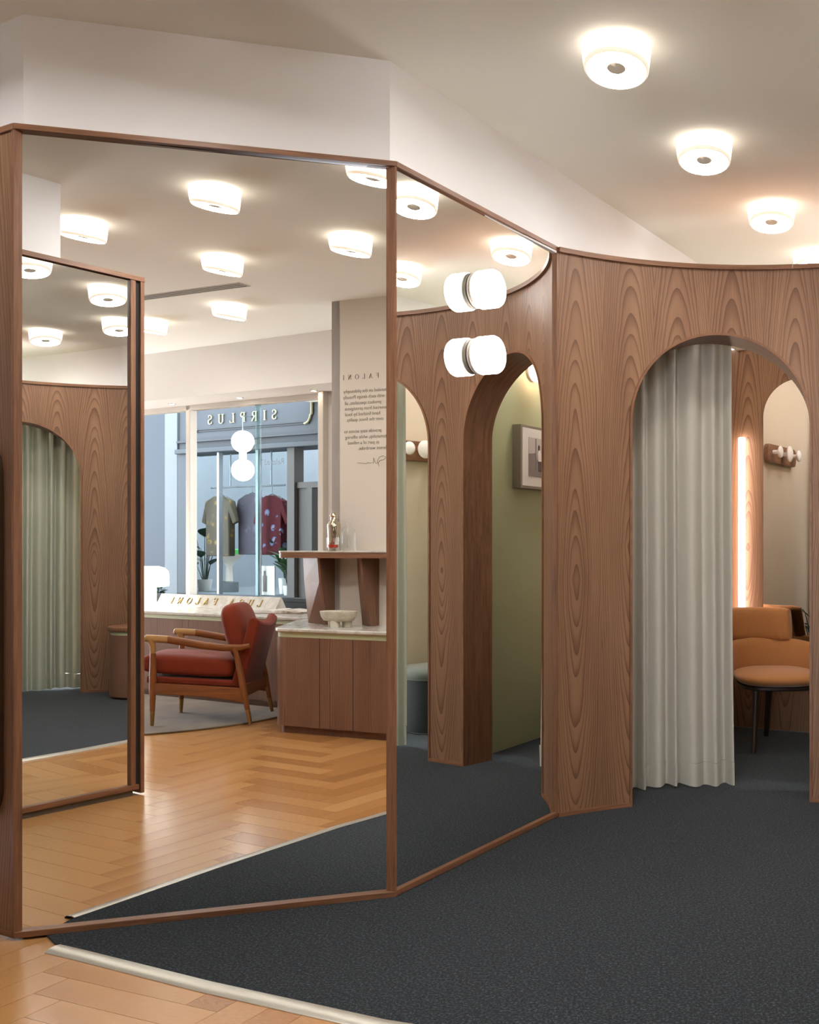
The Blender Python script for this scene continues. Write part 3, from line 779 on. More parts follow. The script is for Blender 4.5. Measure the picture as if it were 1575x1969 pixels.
# pouf in the second fitting room
pf2 = thing('pouf', 'round black velvet pouf in the second fitting room', 'stool', (1.995, 5.56, 0.008))
MB().lathe([(0.20, 0.0), (0.235, 0.01), (0.24, 0.06), (0.24, 0.34), (0.235, 0.355)], 48).build('drum', M['blackvelvet'], pf2, smooth=40)
MB().lathe([(0.235, 0.355), (0.25, 0.37), (0.252, 0.40), (0.235, 0.425), (0.15, 0.437), (0.02, 0.44)], 48).build('seat_cushion', M['greyvelvet'], pf2, smooth=60)

# ------------------------------------------------------------------ mustard chair in the fitting room
mc = thing('dining_chair', 'mustard upholstered barrel chair on dark legs inside the arched fitting room', 'chair', (0.84, 6.50, 0.008), rad(-87))
# local x forward, local y to the right of the photo
MB().pillow(0.285, 0.265, 0.055, 3.0, 2.3, 40, 18, Matrix.Translation((0.06, 0.02, 0.437))).build('seat', M['mustard'], mc, smooth=80)
def shell(path, hts, base, th, name, n=14, round_=2.6):
    b = MB(); P = [Vector((p[0], p[1], 0)) for p in path]
    def fn(a, t):
        i = t * (len(P) - 1); j = min(int(i), len(P) - 2); f_ = i - j
        p = P[j].lerp(P[j + 1], f_)
        j0, j1 = max(0, round(i) - 1), min(len(P) - 1, round(i) + 1)
        d = (P[j1] - P[j0]).normalized(); nn = Vector((-d.y, d.x, 0))
        zt = hts[j] * (1 - f_) + hts[j + 1] * f_; zb = base[j] * (1 - f_) + base[j + 1] * f_
        e = min(1.0, 0.25 + 6 * min(t, 1 - t)); e = e ** 0.5
        th_ = 2 * PI * a; c_, s_ = cos(th_), sin(th_)
        xx_ = math.copysign(abs(c_) ** (2 / round_), c_) * th / 2 * e; zz_ = math.copysign(abs(s_) ** (2 / round_), s_) * (zt - zb) / 2 * (0.8 + 0.2 * e)
        lean = ((zt + zb) / 2 + zz_ - 0.42) * 0.22
        q = p + nn * xx_ + Vector((-lean if True else 0, 0, (zt + zb) / 2 + zz_)); return q
    m_ = max(24, len(path) * 4)
    b.grid(fn, 28, m_, True)
    b.f.append(list(range(28))); b.f.append([28 * (m_ - 1) + q for q in range(28)])
    return b.build(name, M['mustard'], mc, smooth=60)
pth = []; hts = []; bs = []
for i in range(25):
    a = rad(-118 + 236 * i / 24)
    x = -0.02 - 0.25 * cos(a) * 1.0; y = 0.02 + 0.305 * sin(a)
    if abs(a) > rad(90): x = -0.02 + (abs(a) - rad(90)) * 0.30; y = 0.02 + math.copysign(0.305 - 0.02 * (abs(a) - rad(90)), a)
    pth.append((x, y)); hts.append(0.645 - 0.10 * (abs(a) / rad(118)) ** 2.2); bs.append(0.40)
shell(pth, hts, bs, 0.085, 'backrest')
pth = []
for i in range(17):
    a = rad(-46 + 92 * i / 16); pth.append((-0.01 - 0.295 * cos(a) - 0.0, -0.055 + 0.315 * sin(a)))
shell(pth, [0.838] * 17, [0.622] * 17, 0.12, 'head_cushion', round_=3.2)
MB().pillow(0.25, 0.235, 0.025, 3.5, 3, 32, 10, Matrix.Translation((0.03, 0.02, 0.385))).build('seat_frame', M['darkwood'], mc, smooth=60)
for (x, y, tx, ty) in ((0.255, -0.155, 0.20, -0.13), (0.255, 0.265, 0.20, 0.21), (-0.255, -0.285, -0.20, -0.24), (-0.305, 0.02, -0.23, 0.03)):
    MB().tube([(x, y, 0.0), ((x + tx) / 2, (y + ty) / 2, 0.19), (tx, ty, 0.385)], [0.015, 0.019, 0.024], 16).build('leg', M['darkwood'], mc, smooth=50)

# ------------------------------------------------------------------ window wall and street glass
b = MB(); b.prism([tuple(W(-2.3, 0)), tuple(W(2.75, 0)), tuple(W(2.75, 0.50)), tuple(W(-2.3, 0.50))], 2.55, HC)
structure(b.build('wall_bulkhead', M['soffit']), 'cream bulkhead above the shop window')
b = MB(); b.prism([tuple(W(1.895, 0.36)), tuple(W(2.75, 0.36)), tuple(W(2.75, 0.50)), tuple(W(1.895, 0.50))], 0, 2.55)
structure(b.build('wall_window_side', M['soffit']))
b = MB(); b.prism([tuple(W(-2.3, 0.36)), tuple(W(1.895, 0.36)), tuple(W(1.895, 0.48)), tuple(W(-2.3, 0.48))], 0, 0.765)
structure(b.build('wall_below_window', M['facade']))
w1 = sroot('window_1', 'large shop window behind the marble counter')
MB().prism([tuple(W(0.10, 0.37)), tuple(W(0.155, 0.37)), tuple(W(0.155, 0.45)), tuple(W(0.10, 0.45))], 0.765, 2.55).build('window_mullion', M['white_metal'], w1, bevel=0.004)
MB().prism([tuple(W(1.835, 0.30)), tuple(W(1.895, 0.30)), tuple(W(1.895, 0.47)), tuple(W(1.835, 0.47))], 0.765, 2.55).build('window_jamb', M['white_metal'], w1, bevel=0.004)
MB().prism([tuple(W(-2.3, 0.37)), tuple(W(1.84, 0.37)), tuple(W(1.84, 0.45)), tuple(W(-2.3, 0.45))], 2.505, 2.55).build('window_head', M['white_metal'], w1, bevel=0.003)
MB().prism([tuple(W(-2.3, 0.355)), tuple(W(1.84, 0.355)), tuple(W(1.84, 0.47)), tuple(W(-2.3, 0.47))], 0.765, 0.80).build('window_sill', M['facade'], w1, bevel=0.003)
JT = 0.975
for a0, a1 in ((-2.3, 0.10), (0.155, JT), (JT + 0.06, 1.84)):
    MB().prism([tuple(W(a0, 0.405)), tuple(W(a1, 0.405)), tuple(W(a1, 0.413)), tuple(W(a0, 0.413))], 0.80, 2.505).build('window_pane', M['pane'], w1)
MB().prism([tuple(W(JT, 0.400)), tuple(W(JT + 0.06, 0.400)), tuple(W(JT + 0.06, 0.416)), tuple(W(JT, 0.416))], 0.80, 2.505).build('glass_joint', M['glassedge'], w1)
for i, p in enumerate(((0.118, -2.95), (0.475, -2.17), (0.82, -1.35))):
    lab = ['small recessed spotlight in the window soffit, left of three', 'small recessed spotlight in the window soffit, middle of three', 'small recessed spotlight in the window soffit, by the lettered wall'][i]
    t = thing('spotlight', lab, 'spotlight', (p[0], p[1], 2.55), 0, 'window soffit spotlights')
    MB().lathe([(0.032, 0.0), (0.032, -0.004), (0.022, -0.005), (0.022, 0.0)], 24).build('bezel', M['white_metal'], t)
    MB().lathe([(0.022, -0.001), (0.022, -0.0035)], 20).build('lens', M['spot'], t)

# air vent in the ceiling
va, vb = V2(-0.872, -1.024), V2(-0.249, 0.170)
vd = (vb - va).normalized(); vl = (vb - va).length
vt = thing('air_vent', 'long slotted air vent in the ceiling near the shop window', 'vent', ((va.x + vb.x) / 2, (va.y + vb.y) / 2, HC), math.atan2(vd.y, vd.x))
b = MB()
for y in (-0.052, -0.022, 0.008, 0.038): b.box(-vl / 2, vl / 2, y, y + 0.014, -0.0028, 0.0)
b.box(-vl / 2 - 0.014, -vl / 2, -0.052, 0.052, -0.0028, 0); b.box(vl / 2, vl / 2 + 0.014, -0.052, 0.052, -0.0028, 0)
b.build('grille', M['white_metal'], vt)
MB().box(-vl / 2, vl / 2, -0.05, 0.05, -0.0012, -0.0003).build('dark_slots', M['black'], vt)

# ------------------------------------------------------------------ window counter, low counter, shelf
def rounded(poly, radii, n=8):
    out = []; m = len(poly)
    for i, p in enumerate(poly):
        p = Vector(p); r = radii[i]
        if r <= 0: out.append(tuple(p)); continue
        a = (Vector(poly[i - 1]) - p).normalized(); c = (Vector(poly[(i + 1) % m]) - p).normalized()
        ang = math.acos(max(-1, min(1, a.dot(c)))); t = r / math.tan(ang / 2)
        bis = (a + c).normalized(); ctr = p + bis * (r / sin(ang / 2))
        s_ = p + a * t; e_ = p + c * t
        v0 = s_ - ctr; v1 = e_ - ctr
        a0 = math.atan2(v0.y, v0.x); a1_ = math.atan2(v1.y, v1.x); da = (a1_ - a0 + PI) % (2 * PI) - PI
        for k_ in range(n + 1):
            q = a0 + da * k_ / n; out.append((ctr.x + r * cos(q), ctr.y + r * sin(q)))
    return out
def inset(poly, d):
    m = len(poly); out = []
    area = sum(poly[i][0] * poly[(i + 1) % m][1] - poly[(i + 1) % m][0] * poly[i][1] for i in range(m))
    sg = 1 if area > 0 else -1
    for i in range(m):
        p = Vector(poly[i]); a = (p - Vector(poly[i - 1])); c = (Vector(poly[(i + 1) % m]) - p)
        if a.length < 1e-6 or c.length < 1e-6: out.append(tuple(p)); continue
        a.normalize(); c.normalize()
        na = V2(-a.y, a.x) * sg; nc = V2(-c.y, c.x) * sg; bb = (na + nc).normalized()
        out.append(tuple(p + bb * d / max(0.35, bb.dot(na))))
    return out
DT, DNO = 67.0, None
D0 = V2(-0.284, -2.216)
def DP(t, off): return D0 + ds * t + dn * off
inner = DP(1.79, 0.0)
# window cabinet (under the shop window)
wc = thing('window_cabinet', 'long low walnut cabinet with marble top under the shop window', 'cabinet')
cpoly = [tuple(DP(-1.9, 0)), tuple(DP(1.79, 0)), tuple(DP(1.79, 0.70)), tuple(DP(-1.9, 0.70))]
joints = [-1.9, -1.09, -0.13 + 0.0, 0.67, 1.79]
joints = [-1.9, -0.35, 0.54, 1.79]
MB().prism(cpoly, 0.07, 0.655).build('body', M['shadowgap'], wc)
for a0, a1 in zip(joints[:-1], joints[1:]):
    MB().prism([tuple(DP(a0 + .0015, -0.004)), tuple(DP(a1 - .0015, -0.004)), tuple(DP(a1 - .0015, 0.018)), tuple(DP(a0 + .0015, 0.018))], 0.06, 0.655).build('door', M['veneer_low'], wc)
MB().prism([tuple(DP(-1.9, 0.03)), tuple(DP(1.79, 0.03)), tuple(DP(1.79, 0.6)), tuple(DP(-1.9, 0.6))], 0.0, 0.06).build('plinth', M['veneer_low'], wc, grain=(1, 0, 0))
MB().prism([tuple(DP(-1.9, 0.0)), tuple(DP(1.79, 0.0)), tuple(DP(1.79, 0.70)), tuple(DP(-1.9, 0.70))], 0.655, 0.685).build('green_band', M['greenband'], wc)
MB().prism([tuple(DP(-1.9, -0.015)), tuple(DP(1.805, -0.015)), tuple(DP(1.805, 0.815)), tuple(DP(-1.9, 0.815))], 0.685, 0.712).build('marble_top', M['marble'], wc, bevel=0.008)
# low counter by the lettered wall
lc = thing('low_counter', 'round-cornered walnut counter with marble top below the lettered wall', 'cabinet')
innerc = V2(0.425, -0.575)
cor = [tuple(KP(-0.30, 0.0)), tuple(KP(1.7, 0.0)), tuple(KP(1.7, 0.418)), tuple(V2(0.395, 0.067) - dk * 0.006 - kn * 0.004), tuple(V2(0.395, 0.067) + kn * 0.62 - dk * 0.006), tuple(innerc)]
body = rounded(cor, [0.10, 0, 0, 0, 0, 0], 12)
MB().prism(inset(body, 0.03), 0.0, 0.05).build('plinth', M['veneer_low'], lc, smooth=30, grain=(0, 0, 1))
MB().prism(body, 0.05, 0.642).build('body', M['veneer_low'], lc, smooth=30)
for s_ in (0.06, 0.325, 0.59):
    MB().prism([tuple(KP(s_, -0.0012)), tuple(KP(s_ + .0035, -0.0012)), tuple(KP(s_ + .0035, 0.004)), tuple(KP(s_, 0.004))], 0.052, 0.642).build('door_joint', M['shadowgap'], lc)
MB().prism(inset(body, 0.004), 0.642, 0.675).build('green_band', M['greenband'], lc, smooth=30)
MB().prism(inset(body, -0.014), 0.675, 0.702).build('marble_top', M['marble'], lc, smooth=30, bevel=0.008)
# wall shelf on two brackets
sh = thing('bar_shelf', 'marble topped walnut bar shelf on two tapered brackets', 'shelf')
tip = V2(0.048, -0.10)
scor = [tuple(tip), tuple(tip + dk * 1.75), tuple(tip + dk * 1.75 + kn * 0.218), tuple(tip + kn * 0.218 + dk * 0.02)]
sp_ = rounded(scor, [0.07, 0, 0, 0.05], 8)
MB().prism(sp_, 1.168, 1.205).build('shelf_board', M['frame'], sh, smooth=30, grain=(dk.x, dk.y, 0))
MB().prism(inset(sp_, -0.004), 1.205, 1.217).build('marble_top', M['marble'], sh, smooth=30, bevel=0.003)
def bracket(front, back_r, back_l, bf):
    # plan triangle at top, narrower at the bottom, kinked front edge
    lv = [(0.704, 1.0), (1.0, 0.22), (1.168, 0.0)]
    b = MB(); F_, R_, L_ = Vector(front), Vector(back_r), Vector(back_l); BF = Vector(bf)
    vs = []
    for z, w in lv:
        f_ = F_.lerp(BF, w); l_ = L_.lerp(L_ + dk * 0.045 + kn * 0.0, w)
        e = (R_ - F_).normalized() * 0.0
        vs += [(*f_, z), (*(f_ + dk * 0.018), z), (*R_, z), (*l_, z)]
    fs = []
    for j in range(2):
        for i in range(4):
            q = (i + 1) % 4; fs.append((j * 4 + i, j * 4 + q, (j + 1) * 4 + q, (j + 1) * 4 + i))
    fs += [(3, 2, 1, 0), (8, 9, 10, 11)]
    b.add(vs, fs); return b.build('bracket', M['veneer_low'], sh, bevel=0.001)
bracket((0.244, 0.186), (0.409, 0.091), (0.272, -0.15), (0.330, 0.110))
bracket((0.417, 0.488), (0.592, 0.416), (0.50, 0.255), (0.505, 0.436))

# things on the counters
ct = 0.702
bw = thing('stone_bowl', 'oval travertine bowl on stub feet below the bar shelf', 'bowl', (0.326, 0.352, ct), rad(KA))
MB().grid(lambda a, v: (lambda r, z: (r * 0.142 * cos(2 * PI * a), r * 0.085 * sin(2 * PI * a), z))(*[(0.55, 0.038), (0.80, 0.045), (0.93, 0.07), (1.0, 0.106), (0.95, 0.108), (0.86, 0.075), (0.62, 0.058), (0.01, 0.056)][round(v * 7)]), 40, 8, True).build('bowl', M['travertine'], bw, smooth=50)
for x, y in ((-0.062, -0.02), (0.055, -0.02), (-0.0, 0.035)):
    MB().lathe([(0.032, 0.0), (0.033, 0.04), (0.030, 0.05)], 24, Matrix.Translation((x, y, 0))).build('foot', M['travertine'], bw, smooth=40)
zs = 1.217
shk = thing('cocktail_shaker', 'polished silver cocktail shaker on the bar shelf', 'shaker', (0.356, 0.200, zs))
MB().lathe([(0.034, 0), (0.037, 0.004), (0.043, 0.13), (0.046, 0.165), (0.044, 0.185), (0.034, 0.20)], 32).build('body', M['chrome'], shk, smooth=40)
MB().lathe([(0.030, 0.20), (0.026, 0.205), (0.022, 0.225), (0.021, 0.235)], 32).build('neck', M['chrome'], shk, smooth=40)
MB().lathe([(0.026, 0.235), (0.029, 0.240), (0.027, 0.252), (0.020, 0.262), (0.008, 0.266)], 28).build('cap', M['chrome'], shk, smooth=30)
tum = thing('tumbler', 'cut glass tumbler with red drink in front of the shaker', 'glass', (0.307, 0.300, zs))
tp = []
MB().grid(lambda a, v: (lambda r, z: ((r + 0.0012 * cos(24 * 2 * PI * a) * (1 if v < .45 else 0)) * cos(2 * PI * a), (r + 0.0012 * cos(24 * 2 * PI * a) * (1 if v < .45 else 0)) * sin(2 * PI * a), z))(*[(0.036, 0.0), (0.039, 0.004), (0.041, 0.092), (0.0385, 0.092), (0.036, 0.022), (0.005, 0.018)][round(v * 5)]), 96, 6, True).build('glass_body', M['crystal'], tum, smooth=40)
MB().lathe([(0.034, 0.0225), (0.036, 0.043)], 32).build('drink', M['cocktail'], tum, smooth=40)
dec = thing('decanter', 'clear fluted glass decanter beside the silver shaker', 'decanter', (0.403, 0.335, zs))
MB().grid(lambda a, v: (lambda r, z, fl: ((r + 0.0015 * fl * cos(20 * 2 * PI * a)) * cos(2 * PI * a), (r + 0.0015 * fl * cos(20 * 2 * PI * a)) * sin(2 * PI * a), z))(*[(0.044, 0.0, 0), (0.048, 0.006, 1), (0.048, 0.12, 1), (0.043, 0.14, 1), (0.026, 0.158, 0), (0.018, 0.17, 0), (0.017, 0.20, 0), (0.026, 0.21, 0), (0.0265, 0.216, 0), (0.014, 0.214, 0), (0.0145, 0.172, 0), (0.04, 0.135, 0), (0.044, 0.02, 0)][round(v * 12)]), 80, 13, True).build('glass_body', M['crystal'], dec, smooth=40)

dtop = 0.712
# mushroom table lamp
tl2 = thing('table_lamp', 'glowing white mushroom table lamp on the window counter', 'lamp', (-0.105, -2.87, dtop))
MB().lathe([(0.070, 0.0), (0.070, 0.19), (0.06, 0.20)], 36).build('stem', M['tablestem'], tl2, smooth=40)
MB().lathe([(0.06, 0.180), (0.168, 0.178), (0.174, 0.19), (0.174, 0.27), (0.166, 0.31), (0.14, 0.34), (0.09, 0.355), (0.01, 0.358)], 48).build('lamp_shade', M['tablelamp'], tl2, smooth=50)

# open book
bo = thing('open_book', 'open illustrated book lying on the window counter', 'book', (0.515, -1.205, dtop), rad(54))
def page(sx):
    def fn(a, v):
        x = a * 0.215; z = 0.012 + 0.020 * sin(PI * min(1, a * 1.0) ** 0.6) * (1 - a * 0.55); y = -0.14 + 0.28 * v; return (sx * x, y, z)
    b = MB(); b.grid(fn, 14, 4)
    def fb(a, v): p = fn(a, v); return (p[0], p[1], 0.004)
    o = len(b.v); b.grid(fb, 14, 4)
    for i in range(13):
        b.f.append((i, i + 1, o + i + 1, o + i)); q = 14 * 3
        b.f.append((q + i, q + i + 1, o + q + i + 1, o + q + i))
    for j in range(3):
        b.f.append((j * 14 + 13, (j + 1) * 14 + 13, o + (j + 1) * 14 + 13, o + j * 14 + 13)); b.f.append((j * 14, (j + 1) * 14, o + (j + 1) * 14, o + j * 14))
    return b
k = NT('printed_page'); o = k.obj()
M['page'] = k.bsdf(k.ramp(k.noise(o, 9.0, 3), [(0.35, rgb(120, 104, 92)), (0.5, rgb(196, 178, 162)), (0.62, rgb(226, 218, 208))]), 0.5)
page(-1).build('page_block', M['paperwhite'], bo, smooth=40); page(1).build('page_block', M['page'], bo, smooth=40)
MB().box(-0.222, 0.222, -0.145, 0.145, 0.0, 0.004).build('cover', M['photo_mid'], bo)

# ------------------------------------------------------------------ serif lettering
def stroke(b, pts, w0, w1=None, T=None, d=0.1):
    # ribbon through pts in the xz plane, widths w0 (vertical strokes) mixed with w1 (thin)
    P = [Vector((x, z)) for x, z in pts]; L_, R_ = [], []
    for i, p in enumerate(P):
        t = (P[min(i + 1, len(P) - 1)] - P[max(i - 1, 0)]).normalized(); nn = V2(-t.y, t.x)
        w = w0 if w1 is None else w1 + (w0 - w1) * abs(t.y) ** 1.5
        L_.append(p + nn * w / 2); R_.append(p - nn * w / 2)
    n = len(P)
    vs = [(p.x, 0, p.y) for p in L_] + [(p.x, 0, p.y) for p in R_] + [(p.x, -d, p.y) for p in L_] + [(p.x, -d, p.y) for p in R_]
    fs = []
    for i in range(n - 1):
        fs += [(i, i + 1, n + i + 1, n + i), (2 * n + i, 3 * n + i, 3 * n + i + 1, 2 * n + i + 1), (i, 2 * n + i, 2 * n + i + 1, i + 1), (n + i, n + i + 1, 3 * n + i + 1, 3 * n + i)]
    fs += [(0, n, 3 * n, 2 * n), (n - 1, 3 * n - 1, 4 * n - 1, 2 * n - 1)]
    b.add(vs, fs, T)
def ell(cx_, cz_, rx, rz, a0, a1, n=18): return [(cx_ + rx * cos(rad(a0 + (a1 - a0) * i / n)), cz_ + rz * sin(rad(a0 + (a1 - a0) * i / n))) for i in range(n + 1)]
def glyph(b, ch, T, tk=0.13, th=0.05, d=0.1):
    S = lambda pts, w0=tk, w1=None: stroke(b, pts, w0, w1, T, d)
    def serif(x, z, w=0.30): S([(x - w / 2, z), (x + w / 2, z)], th)
    def stem(x, s0=True, s1=True):
        S([(x, 0), (x, 1)])
        if s0: serif(x, th / 2)
        if s1: serif(x, 1 - th / 2)
    if ch == 'I': stem(0.16); return 0.32
    if ch == 'L': stem(0.17); S([(0.17, th / 2), (0.66, th / 2)], th); S([(0.64, 0), (0.66, 0.24)], th); return 0.68
    if ch == 'F': stem(0.17); S([(0.17, 1 - th / 2), (0.66, 1 - th / 2)], th); S([(0.64, 1), (0.65, 0.78)], th); S([(0.2, 0.52), (0.5, 0.52)], th); S([(0.5, 0.42), (0.5, 0.62)], th); return 0.66
    if ch == 'P': stem(0.17); S([(0.2, 1 - th / 2)] + ell(0.4, 0.74, 0.24, 0.24, 90, -90) + [(0.2, 0.5)], tk, th); return 0.68
    if ch == 'R': stem(0.17); S([(0.2, 1 - th / 2)] + ell(0.4, 0.75, 0.22, 0.23, 90, -90) + [(0.2, 0.52)], tk, th); S([(0.36, 0.52), (0.74, 0.03)], tk); serif(0.74, th / 2, 0.16); return 0.80
    if ch == 'U': S([(0.17, 1), (0.17, 0.3)] + ell(0.44, 0.3, 0.27, 0.28, 180, 360) + [(0.71, 1)], tk * .8, th); serif(0.17, 1 - th / 2); serif(0.71, 1 - th / 2, .26); return 0.88
    if ch == 'C': S(ell(0.47, 0.5, 0.40, 0.49, 48, 312, 28), tk, th); S([(0.74, 0.68), (0.76, 0.93)], th); return 0.84
    if ch == 'O': S(ell(0.48, 0.5, 0.41, 0.49, 0, 360, 36), tk, th); return 0.96
    if ch == 'A': S([(0.12, 0), (0.46, 1)], th); S([(0.42, 1), (0.78, 0)], tk); S([(0.24, 0.34), (0.64, 0.34)], th); serif(0.12, th / 2, .24); serif(0.78, th / 2, .28); return 0.90
    if ch == 'N': S([(0.16, 0), (0.16, 1)], th); S([(0.16, 1), (0.76, 0)], tk); S([(0.76, 0), (0.76, 1)], th); serif(0.16, th / 2, .22); serif(0.76, 1 - th / 2, .22); serif(0.12, 1 - th / 2, .16); return 0.90
    if ch == 'S': S(ell(0.31, 0.74, 0.22, 0.23, 40, 270, 16) + ell(0.31, 0.27, 0.24, 0.24, 88, -140, 16), tk, th); S([(0.50, 0.74), (0.50, 0.96)], th); S([(0.08, 0.05), (0.08, 0.27)], th); return 0.60
    return 0.4
def write(b, text, h, space, T, d=0.1, tk=0.13):
    x = 0.0; pos = []
    widths = {}
    for ch in text:
        if ch == ' ': x += 0.55 * h + space; continue
        w = glyph(b, ch, T @ Matrix.Translation((x, 0, 0)) @ Matrix.Scale(h, 4), tk, 0.05, d)
        x += w * h + space
    return x - space
def write_parts(text, h, space, T, mat, parent, d=0.1, tk=0.13):
    x = 0.0
    for ch in text:
        if ch == ' ': x += 0.55 * h + space; continue
        b = MB(); w = glyph(b, ch, T @ Matrix.Translation((x, 0, 0)) @ Matrix.Scale(h, 4), tk, 0.05, d)
        b.build('letter', mat, parent); x += w * h + space
def textwidth(text, h, space): return write(MB(), text, h, space, Matrix.Identity(4))
def face(o, right, up, out):  # local x=right, local z=up, local -y=out
    r, u_, q = Vector(right).normalized(), Vector(up).normalized(), Vector(out).normalized()
    m = Matrix((r, -q, u_)).transposed().to_4x4(); m.translation = Vector(o); return m

# marble sign prism on the window counter
sg = thing('name_sign', 'triangular marble sign reading LUCA FALONI on the window counter', 'sign', (0, 0, dtop))
off0 = 0.05; t0_, t1_ = 0.10, 1.60
pts3 = [(off0, 0.0), (off0 + 0.065, 0.108), (off0 + 0.075, 0.108), (off0 + 0.135, 0.0)]
b = MB(); vs = [(*W(t, o_), z) for t in (t0_, t1_) for o_, z in pts3]
b.add(vs, [(0, 1, 2, 3), (7, 6, 5, 4)] + [(i, i + 4, (i + 1) % 4 + 4, (i + 1) % 4) for i in range(4)])
b.build('marble_block', M['marble'], sg, bevel=0.002)
rt3 = Vector((-ds.x, -ds.y, 0)); upv = (Vector((dn.x, dn.y, 0)) * 0.065 + Vector((0, 0, 0.108))).normalized(); outv = rt3.cross(upv).normalized()
if outv.z < 0: outv = -outv
hL = 0.062; sgap = 0.062; wid = textwidth('LUCA FALONI', hL, sgap)
o3 = Vector((*W((t0_ + t1_) / 2 + wid / 2, off0), 0)) + upv * 0.032 + outv * 0.0
write_parts('LUCA FALONI', hL, sgap, face(o3, rt3, upv, outv), M['gold'], sg, 0.12, 0.15)

# printed lettering on the wall
wt = thing('wall_lettering', 'small grey printed text and signature on the cream wall', 'lettering')
rk = Vector((-dk.x, -dk.y, 0)); ok = Vector((-kn.x, -kn.y, 0)); W0 = V2(0.395, 0.067)
def wp(s, z): q = W0 + dk * s - kn * 0.0015; return Vector((q.x, q.y, z))
hT, gT = 0.033, 0.031; wT = textwidth('LUCA FALONI', hT, gT)
write_parts('LUCA FALONI', hT, gT, face(wp(0.098 + wT, 2.412), rk, (0, 0, 1), ok), M['bronze'], wt, 0.02)
lines = [('founded on the philosophy', 0.100, 2.318), ('with each design Proudly', 0.098, 2.277), ('product specialists, all', 0.112, 2.236), ('sourced from prestigious', 0.112, 2.197),
         ('hand finished by local', 0.113, 2.158), ('over the finest quality.', 0.125, 2.119), ('provide easy access to', 0.106, 2.039), ('craftsmanship, while offering', 0.116, 1.998), ('as part of a refined', 0.138, 1.958), ('different wardrobe.', 0.225, 1.918)]
def textobj(name, body_, size, mat, parent, Mx, align='RIGHT', ext=0.0004):
    cu = bpy.data.curves.new(name, 'FONT'); cu.body = body_; cu.size = size; cu.align_x = align; cu.extrude = ext; cu.offset = -0.0002
    tmp = bpy.data.objects.new(name, cu); COL.objects.link(tmp); bpy.context.view_layer.update()
    me = bpy.data.meshes.new_from_object(tmp.evaluated_get(bpy.context.evaluated_depsgraph_get()))
    bpy.data.objects.remove(tmp); bpy.data.curves.remove(cu); me.materials.clear(); me.materials.append(mat)
    ob = bpy.data.objects.new(name, me); COL.objects.link(ob); ob.parent = parent; ob.matrix_local = Mx; return ob
for body_, s_, z in lines:
    m = Matrix((rk, Vector((0, 0, 1)), ok)).transposed().to_4x4(); m.translation = wp(s_, z)
    textobj('text_line', body_, 0.0345, M['ink'], wt, m)
sig = [(0.40, 1.80), (0.385, 1.835), (0.40, 1.862), (0.43, 1.872), (0.455, 1.862), (0.44, 1.845), (0.405, 1.84), (0.395, 1.825), (0.375, 1.82), (0.365, 1.835), (0.355, 1.86), (0.352, 1.822), (0.335, 1.828), (0.322, 1.822), (0.31, 1.83), (0.298, 1.822), (0.285, 1.822), (0.255, 1.826), (0.22, 1.83)]
MB().tube([wp(s_, z) for s_, z in sig], 0.0013, 6).build('signature', M['ink'], wt, smooth=60)

# ------------------------------------------------------------------ rug and armchair
rg = []
c0 = V2(-0.46, -1.42)
for i in range(64):
    a = 2 * PI * i / 64; p = c0 + V2(cos(a), sin(a)) * 1.2
    off = (p - D0).dot(dn)
    if off > 0.015: p -= dn * (off - 0.015)
    rg.append((p.x, p.y))
tag(MB().prism(rg, 0.0, 0.013).build('rug', M['rug'], bevel=0.004, smooth=40), 'rounded taupe rug under the red armchair', 'rug')

ac = thing('armchair', 'rust velvet armchair with curved wooden arms on the taupe rug', 'armchair', (-0.207, -0.607, 0.013), rad(213.7))
RY = lambda a: Matrix.Rotation(a, 4, 'Y')
MB().pillow(0.325, 0.255, 0.076, 7.0, 5.0, 56, 22, Matrix.Translation((0.105, 0, 0.402)) @ RY(rad(-4)), pinch=0.08).build('seat_cushion', M['rust'], ac, smooth=70)
MB().box(-0.24, 0.40, -0.245, 0.245, 0.262, 0.312, RY(rad(-4))).build('seat_deck', M['rust'], ac, bevel=0.014, smooth=40)
